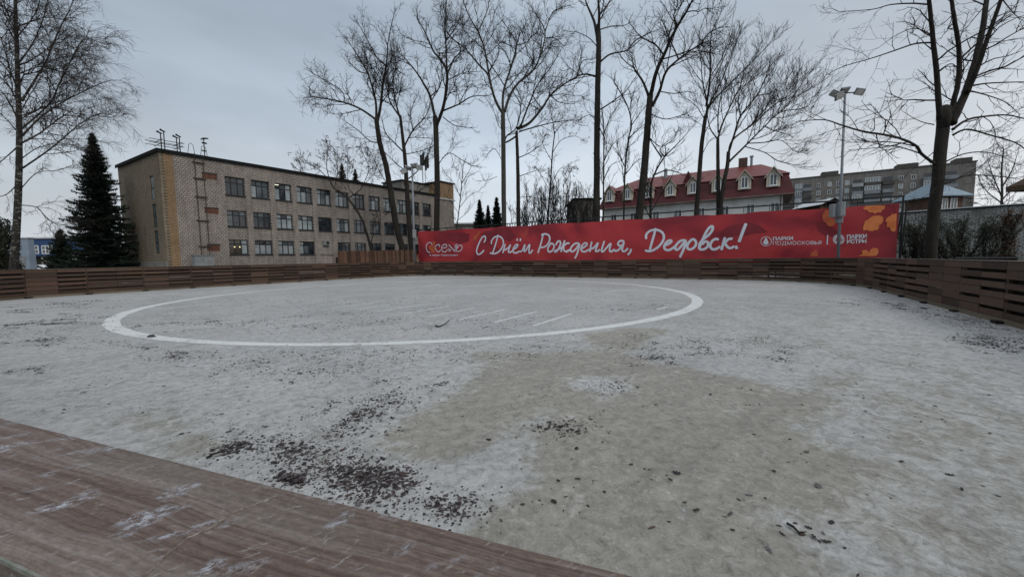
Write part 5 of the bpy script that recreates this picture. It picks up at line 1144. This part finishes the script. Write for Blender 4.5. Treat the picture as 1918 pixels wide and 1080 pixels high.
# spruces
def spruce(label, px, Y, ytop, pxw, seed, zlow=.4, name='spruce_tree', bw=1.0, group='spruce trees', q=1.0, cat='tree'):
    rd = random.Random(seed); tp_ = at(px, ytop, Y); H = tp_.z; X0 = tp_.x; RW = pxw / FPX * Y / 2
    root = empty(name, Vector((X0, Y, -.06)), label, cat, group)
    mb = MB(); mb.tube([Vector((X0, Y, -.06)), Vector((X0, Y, H * .6)), Vector((X0, Y, H))], [.02 * H, .011 * H, .01], 8); mb.build('trunk', MT['bark'], root, True)
    mb = MB(); z = zlow; sc_ = max(.35, min(1, RW / 2.4))
    while z < H - .12:
        f = (z - zlow) / (H - zlow); rad = RW * (1 - f) ** .92 * rd.uniform(.72, 1.12) + .03 * sc_; nb = max(5, int((8 + 6 * (1 - f)) * q))
        a0 = rd.uniform(0, 6.28)
        for i in range(nb):
            a = a0 + 2 * math.pi * i / nb + rd.gauss(0, .2); L = rad * rd.uniform(.55, 1.18); dz0 = z + rd.gauss(0, .07)
            dh = Vector((math.cos(a), math.sin(a), 0)); sd = Vector((-math.sin(a), math.cos(a), 0)); ns = max(4, int(L / .12 * q))
            dr_ = rd.uniform(.30, .55); up_ = rd.uniform(.22, .42)
            for k in range(ns):
                t_ = (k + rd.random()) / ns; r_ = L * t_; dz = -dr_ * L * t_ + up_ * L * t_ ** 3
                c = Vector((X0, Y, dz0 + dz)) + dh * r_; wl_ = (.07 + .20 * L * (1 - t_) ** .8) * bw * (.4 + .6 * sc_)
                for sg in (-1, 1):
                    o_ = c + sd * sg * rd.uniform(0, wl_ * .3); tip = c + sd * sg * wl_ * rd.uniform(.7, 1.2) + dh * rd.uniform(.08, .26) * sc_ + Z * rd.uniform(-.16, .02) * sc_
                    w_ = rd.uniform(.03, .065) * bw * sc_; n1_ = dh * w_ + Z * rd.uniform(-.03, .03)
                    mb.add([o_ - n1_, tip, o_ + n1_ - Z * rd.uniform(0, .04)], [(0, 1, 2)])
                    tip2 = c + sd * sg * wl_ * rd.uniform(.2, .6) - Z * rd.uniform(.08, .26) * bw * sc_; mb.add([o_ - dh * w_, tip2, o_ + dh * w_ + sd * sg * .03], [(0, 1, 2)])
            e_ = Vector((X0, Y, dz0 - dr_ * L + up_ * L)) + dh * L
            for _ in range(4): mb.add([e_ - dh * .25 * sc_ - sd * .04 * sc_, e_ + dh * rd.uniform(.08, .25) * sc_ + Z * rd.uniform(-.02, .12) * sc_ + sd * rd.gauss(0, .08) * sc_, e_ - dh * .25 * sc_ + sd * .04 * sc_], [(0, 1, 2)])
        z += max(.13, .42 * (1 - f * .6)) * (.5 + .5 * sc_) / max(q, .6)
    mb.build('crown', MT['needle'], root); return root
spruce('tall dark spruce standing against the left end of the school', 172, 35, 248, 136, 51, q=1.45, bw=1.1)
spruce('smaller dark spruce in front of the blue building, left of the tall one', 112, 38, 428, 90, 52, bw=1.3, q=1.3)
spruce('young spruce nearest the left of the three above the banner', 898, 50, 374, 62, 53, bw=1.3, q=1.6)
spruce('young spruce in the middle of the three above the banner', 914, 53, 384, 46, 54, bw=1.3, q=1.6)
spruce('young spruce at the right of the three above the banner', 930, 50, 369, 66, 55, bw=1.3, q=1.6)
spruce('left of the two spruce tips behind the school roof', 640, 78, 306, 70, 56, zlow=8, bw=1.3, q=1)
spruce('right of the two spruce tips behind the school roof', 665, 78, 316, 60, 57, zlow=8, bw=1.3, q=1)
spruce('dark spruce cut by the left edge of the picture', -14, 46, 395, 70, 58, bw=1.4)

# ------------------------------------------------------------------ leaves, stone and twig on the ice
LR = random.Random(77)
spots = []
def cluster(px, py, rx, ry, n, ang=0, sz=1.0, uni=False):
    for _ in range(int(n * 1.35)):
        if uni: x, y = LR.uniform(-1, 1), LR.uniform(-1, 1)
        else:
            while True:
                x, y = LR.gauss(0, .5), LR.gauss(0, .5)
                if x * x + y * y < 1.6: break
        a = R(ang); X_ = px + rx * x * math.cos(a) - ry * y * math.sin(a); Y_ = py + rx * x * math.sin(a) + ry * y * math.cos(a)
        p = atz(X_, Y_, 0) if Y_ > 516 else None
        if p is None: continue
        v_, u_ = p.dot(XV), p.dot(XU)
        if rink_sd(np.array(v_), np.array(u_)) < -.06: spots.append((p.x, p.y, sz))
# patches break up into drifts
def drift(px, py, rx, ry, n, ang=0, sz=1.0, parts=10, pr=.22):
    for _ in range(parts):
        x, y = LR.gauss(0, .5), LR.gauss(0, .5); a = R(ang)
        cluster(px + rx * x * math.cos(a) - ry * y * math.sin(a), py + rx * x * math.sin(a) + ry * y * math.cos(a), rx * pr * LR.uniform(.5, 1.5), ry * pr * LR.uniform(.6, 1.4), int(n / parts * LR.uniform(.4, 1.6)), ang, sz)
drift(550, 850, 170, 44, 170, 14, 1.0, 40, .2); drift(700, 905, 130, 48, 260, 12, 1.1, 40, .22); cluster(600, 880, 210, 66, 150, 16, .7); cluster(545, 895, 28, 8, 40, 12, 1.2); cluster(720, 890, 60, 22, 60, 10, 1.2)
drift(680, 785, 140, 36, 200, -14, .9, 26); drift(760, 740, 110, 20, 110, -12, .8, 8); cluster(850, 950, 60, 22, 60, 0, .8); cluster(440, 838, 50, 14, 60, -8, 1.0)
cluster(1140, 724, 52, 13, 38, 0, .8); cluster(1058, 800, 62, 18, 50, 0, .95); cluster(1215, 668, 50, 9, 40, 0, .8)
drift(1400, 655, 190, 26, 330, 4, .9, 22); drift(1260, 665, 90, 18, 110, 0, .9, 8)
drift(1760, 585, 120, 16, 560, 12, 1.0, 40, .3); drift(1860, 635, 110, 24, 520, 12, 1.0, 50, .25); drift(1690, 572, 60, 5, 260, 5, 1.1, 8); drift(1600, 566, 90, 5, 90, 3, 1.1, 8)
drift(80, 604, 130, 9, 520, -4, 1.2, 20); drift(60, 582, 130, 6, 340, -4, 1.2, 14); drift(150, 566, 150, 4, 260, -3, 1.3, 14); drift(60, 640, 90, 12, 110, -5, 1, 9); drift(30, 690, 60, 16, 60, -5, .9, 6)
drift(330, 606, 120, 7, 240, -3, 1.1, 14); drift(560, 600, 220, 14, 260, -4, 1.1, 22); drift(800, 600, 220, 22, 420, -4, 1.1, 26); drift(700, 560, 260, 10, 220, 0, 1.2, 22)
drift(1000, 545, 240, 10, 160, 0, 1.3, 18); drift(1180, 575, 110, 8, 110, 0, 1.2, 10); drift(560, 690, 300, 36, 460, 2, .9, 34); drift(860, 660, 130, 18, 130, 2, .9, 12); drift(300, 655, 130, 14, 130, 3, 1, 10); drift(1050, 640, 100, 12, 60, 0, .9, 8)
cluster(900, 660, 900, 120, 160, 0, .8, True); cluster(1400, 800, 520, 160, 26, 0, .7, True)
drift(500, 640, 420, 60, 300, 0, .8, 90, .1); drift(620, 575, 330, 26, 260, 0, 1.0, 70, .12); drift(100, 620, 160, 40, 260, -4, 1.0, 40, .2)
cluster(548, 897, 22, 7, 9, 12, 2.1); cluster(735, 895, 50, 22, 16, 10, 1.9); cluster(600, 850, 120, 26, 12, 10, 1.7); cluster(1060, 800, 30, 9, 5, 0, 1.6)
singles = [(915, 823, 1.5), (1267, 886, 1.7), (1256, 898, 1.1), (1532, 910, 1.4), (284, 634, 1.6)]
for x, y in [(230, 37), (337, 375), (222, 440), (445, 460), (200, 580), (155, 600), (283, 615), (38, 610), (645, 603), (690, 633), (795, 655), (815, 647), (825, 705), (887, 575), (948, 586), (980, 486), (1040, 365), (905, 347), (1103, 413), (1330, 573), (1195, 677), (1165, 718), (1245, 772), (960, 780), (522, 697), (587, 675), (1685, 553), (1765, 540), (1820, 578), (1460, 450), (1640, 499), (1322, 260), (895, 180), (1240, 200), (1410, 360), (245, 515), (240, 400), (1295, 875), (1060, 680), (1110, 697), (1175, 750), (1010, 720), (1000, 690), (1130, 735), (1085, 722), (1150, 748)]:
    singles.append((960 + x * .4995, 640 + y * .4995, 1.0))
def leafmesh(rd, lobes=True):
    """a curled little leaf: lobed outline, folded along the midrib"""
    n = 7; L = 1.0; cur = rd.uniform(.3, 1.1); fold = rd.uniform(.2, .9); vs = []; tw_ = rd.uniform(-.5, .5)
    for i in range(n):
        t = i / (n - 1); w_ = .42 * math.sin(math.pi * min(1, t * .9 + .06)) ** .7 * (1 + (.35 if i % 2 else -.25)) if 0 < i < n - 1 else .02
        zc = .18 * cur * (2 * t - 1) ** 2 + tw_ * .05 * t
        for s_ in (-1, 0, 1): vs.append((t - .5, s_ * w_ * (1 - .25 * fold), zc + abs(s_) * w_ * fold * .6 + .02 + rd.uniform(0, .03)))
    fs = []
    for i in range(n - 1):
        for j in (0, 1): a = i * 3 + j; fs.append((a, a + 3, a + 4, a + 1))
    return vs, fs
proto = [leafmesh(random.Random(100 + i)) for i in range(8)]
lm = ['leafA', 'leafA', 'leafB', 'leafA', 'leafC', 'leafA', 'leafC', 'leafA']; meshes = []
for i, (vs, fs) in enumerate(proto):
    me = bpy.data.meshes.new('fallen_leaf'); me.from_pydata(vs, [], fs); me.materials.append(MT[lm[i]]); meshes.append(me)
allsp = [(atz(x, y, 0).x, atz(x, y, 0).y, s, 1) for x, y, s in singles] + [(x, y, s, 0) for x, y, s in spots]
allsp.sort(key=lambda q: (q[0] ** 2 + q[1] ** 2) / (q[2] ** 2) - q[3] * 1000)
for x, y, s, k in allsp[:295]:
    o = bpy.data.objects.new('fallen_leaf', meshes[LR.randrange(8)]); col.objects.link(o); sz = .033 * s * (.5 + .9 * LR.random() ** 1.6) * (1.15 if k else .9)
    o.location = (x, y, .001); o.scale = (sz, sz * LR.uniform(.4, .95), sz * LR.uniform(.3, .9)); o.rotation_euler = (LR.gauss(0, .12), LR.gauss(0, .12), LR.uniform(0, 6.28))
    tag(o, 'small dark curled fallen leaf lying loose on the near ice', 'leaf', 'fallen leaves on the near ice')
V = []; Fq = []; MI = []; base_ = 0
for x, y, s, k in allsp[295:]:
    i = LR.randrange(8); vs, fs = proto[i]; sz = .038 * s * (.45 + .95 * LR.random() ** 1.8); a = LR.uniform(0, 6.28); ca, sa_ = math.cos(a), math.sin(a); fy = LR.uniform(.35, .9)
    for vx, vy, vz in vs: V.append((x + sz * (vx * ca - vy * fy * sa_), y + sz * (vx * sa_ + vy * fy * ca), vz * sz * .6 + .001))
    for f in fs: Fq.append(tuple(base_ + q for q in f)); MI.append((0, 0, 1, 0, 2, 0, 2, 0)[i])
    base_ += len(vs)
for x, y, s, k in allsp:
    if k or x * x + y * y > 15 ** 2: continue
    for _ in range(2):
        cx_, cy_ = x + LR.gauss(0, .09), y + LR.gauss(0, .09); sz = LR.uniform(.004, .011); a = LR.uniform(0, 6.28)
        for q_ in range(4): V.append((cx_ + sz * math.cos(a + q_ * 1.57) * LR.uniform(.6, 1.5), cy_ + sz * math.sin(a + q_ * 1.57) * LR.uniform(.3, 1.1), .002 + LR.uniform(0, .004)))
        Fq.append((base_, base_ + 1, base_ + 2, base_ + 3)); MI.append(LR.choice((0, 0, 2, 1))); base_ += 4
me = bpy.data.meshes.new('leaf_litter'); me.from_pydata(V, [], Fq)
for q in ('leafA', 'leafB', 'leafC'): me.materials.append(MT[q])
me.polygons.foreach_set('material_index', MI); me.update()
o = bpy.data.objects.new('leaf_litter', me); col.objects.link(o); tag(o, 'drifts of small dark fallen leaves frozen over the farther ice', 'leaf litter', kind='stuff')
# stone on the circle line, broken twigs
c_ = atz(284, 631, 0); mb = MB(); rd = random.Random(4); vs = []
for j, (h, r_) in enumerate(((0, .9), (.25, 1.05), (.6, .85), (.9, .4))):
    for i in range(9): a = 2 * math.pi * i / 9; vs.append(c_ + Vector((math.cos(a) * .075 * r_ * rd.uniform(.8, 1.2), math.sin(a) * .05 * r_ * rd.uniform(.8, 1.2), h * .055 * rd.uniform(.9, 1.1))))
mb.add(vs, [(j * 9 + i, j * 9 + (i + 1) % 9, (j + 1) * 9 + (i + 1) % 9, (j + 1) * 9 + i) for j in range(3) for i in range(9)] + [tuple(27 + i for i in range(9))])
tag(mb.build('stone', MT['stone'], smooth=True), 'fist sized dark stone on the left part of the painted circle', 'stone')
def twig_(label, pxs, r):
    P = [atz(x, y, 0) + Z * (.012 + h) for x, y, h in pxs]; mb = MB(); mb.tube(P, [r, r, r * .8, r * .4][:len(P)] if len(P) <= 4 else r, 5)
    tag(mb.build('broken_twig', MT['twig']), label, 'twig')
twig_('bent dark twig with leaves inside the painted circle near its front stripes', [(816, 611, 0), (822, 613.5, .01), (834, 610, .03), (843, 604, .06)], .014)
twig_('short dark stick on the bare ice in the right foreground', [(1474, 983, 0), (1486, 991, .004), (1496, 1000, .0), (1510, 1000, .003)], .007)
twig_('straight dark stick at the left tip of the big leaf patch', [(387, 860, 0), (399, 854, .006), (412, 850, .004), (424, 846, 0)], .008)
# parked car glimpse at the far left
car = empty('parked_car', at(60, 500, 55).xy.to_3d(), 'white parked car glimpsed under the blue building', 'car')
c_ = at(62, 500, 55); mb = MB(); prof = [(-2.1, .3), (-2.1, .8), (-1.9, .95), (-1.2, 1.0), (-.6, 1.45), (.8, 1.47), (1.5, 1.05), (2.0, .95), (2.15, .7), (2.1, .3)]
n = len(prof); vs = [Vector((c_.x + x, c_.y + y, z)) for y in (0, 1.7) for x, z in prof]
mb.add(vs, [tuple(range(n)), tuple(range(2 * n - 1, n - 1, -1))] + [(i, n + i, n + (i + 1) % n, (i + 1) % n) for i in range(n)]); mb.build('body', MT['pvc'], car)
mb = MB(); mb.add([Vector((c_.x + x, c_.y - .006, z)) for x, z in ((-1.0, 1.03), (1.2, 1.05), (.75, 1.4), (-.55, 1.39))], [(0, 1, 2, 3)]); mb.build('window', MT['pane_dark'], car)
for x in (-1.35, 1.35):
    for y in (.0, 1.55):
        mb = MB(); mb.tube([Vector((c_.x + x, c_.y + y - .03, .27)), Vector((c_.x + x, c_.y + y + .15, .27))], .33, 14); mb.build('wheel', MT['black'], car)
print('leaves', len(allsp), 'objects', len(bpy.data.objects))
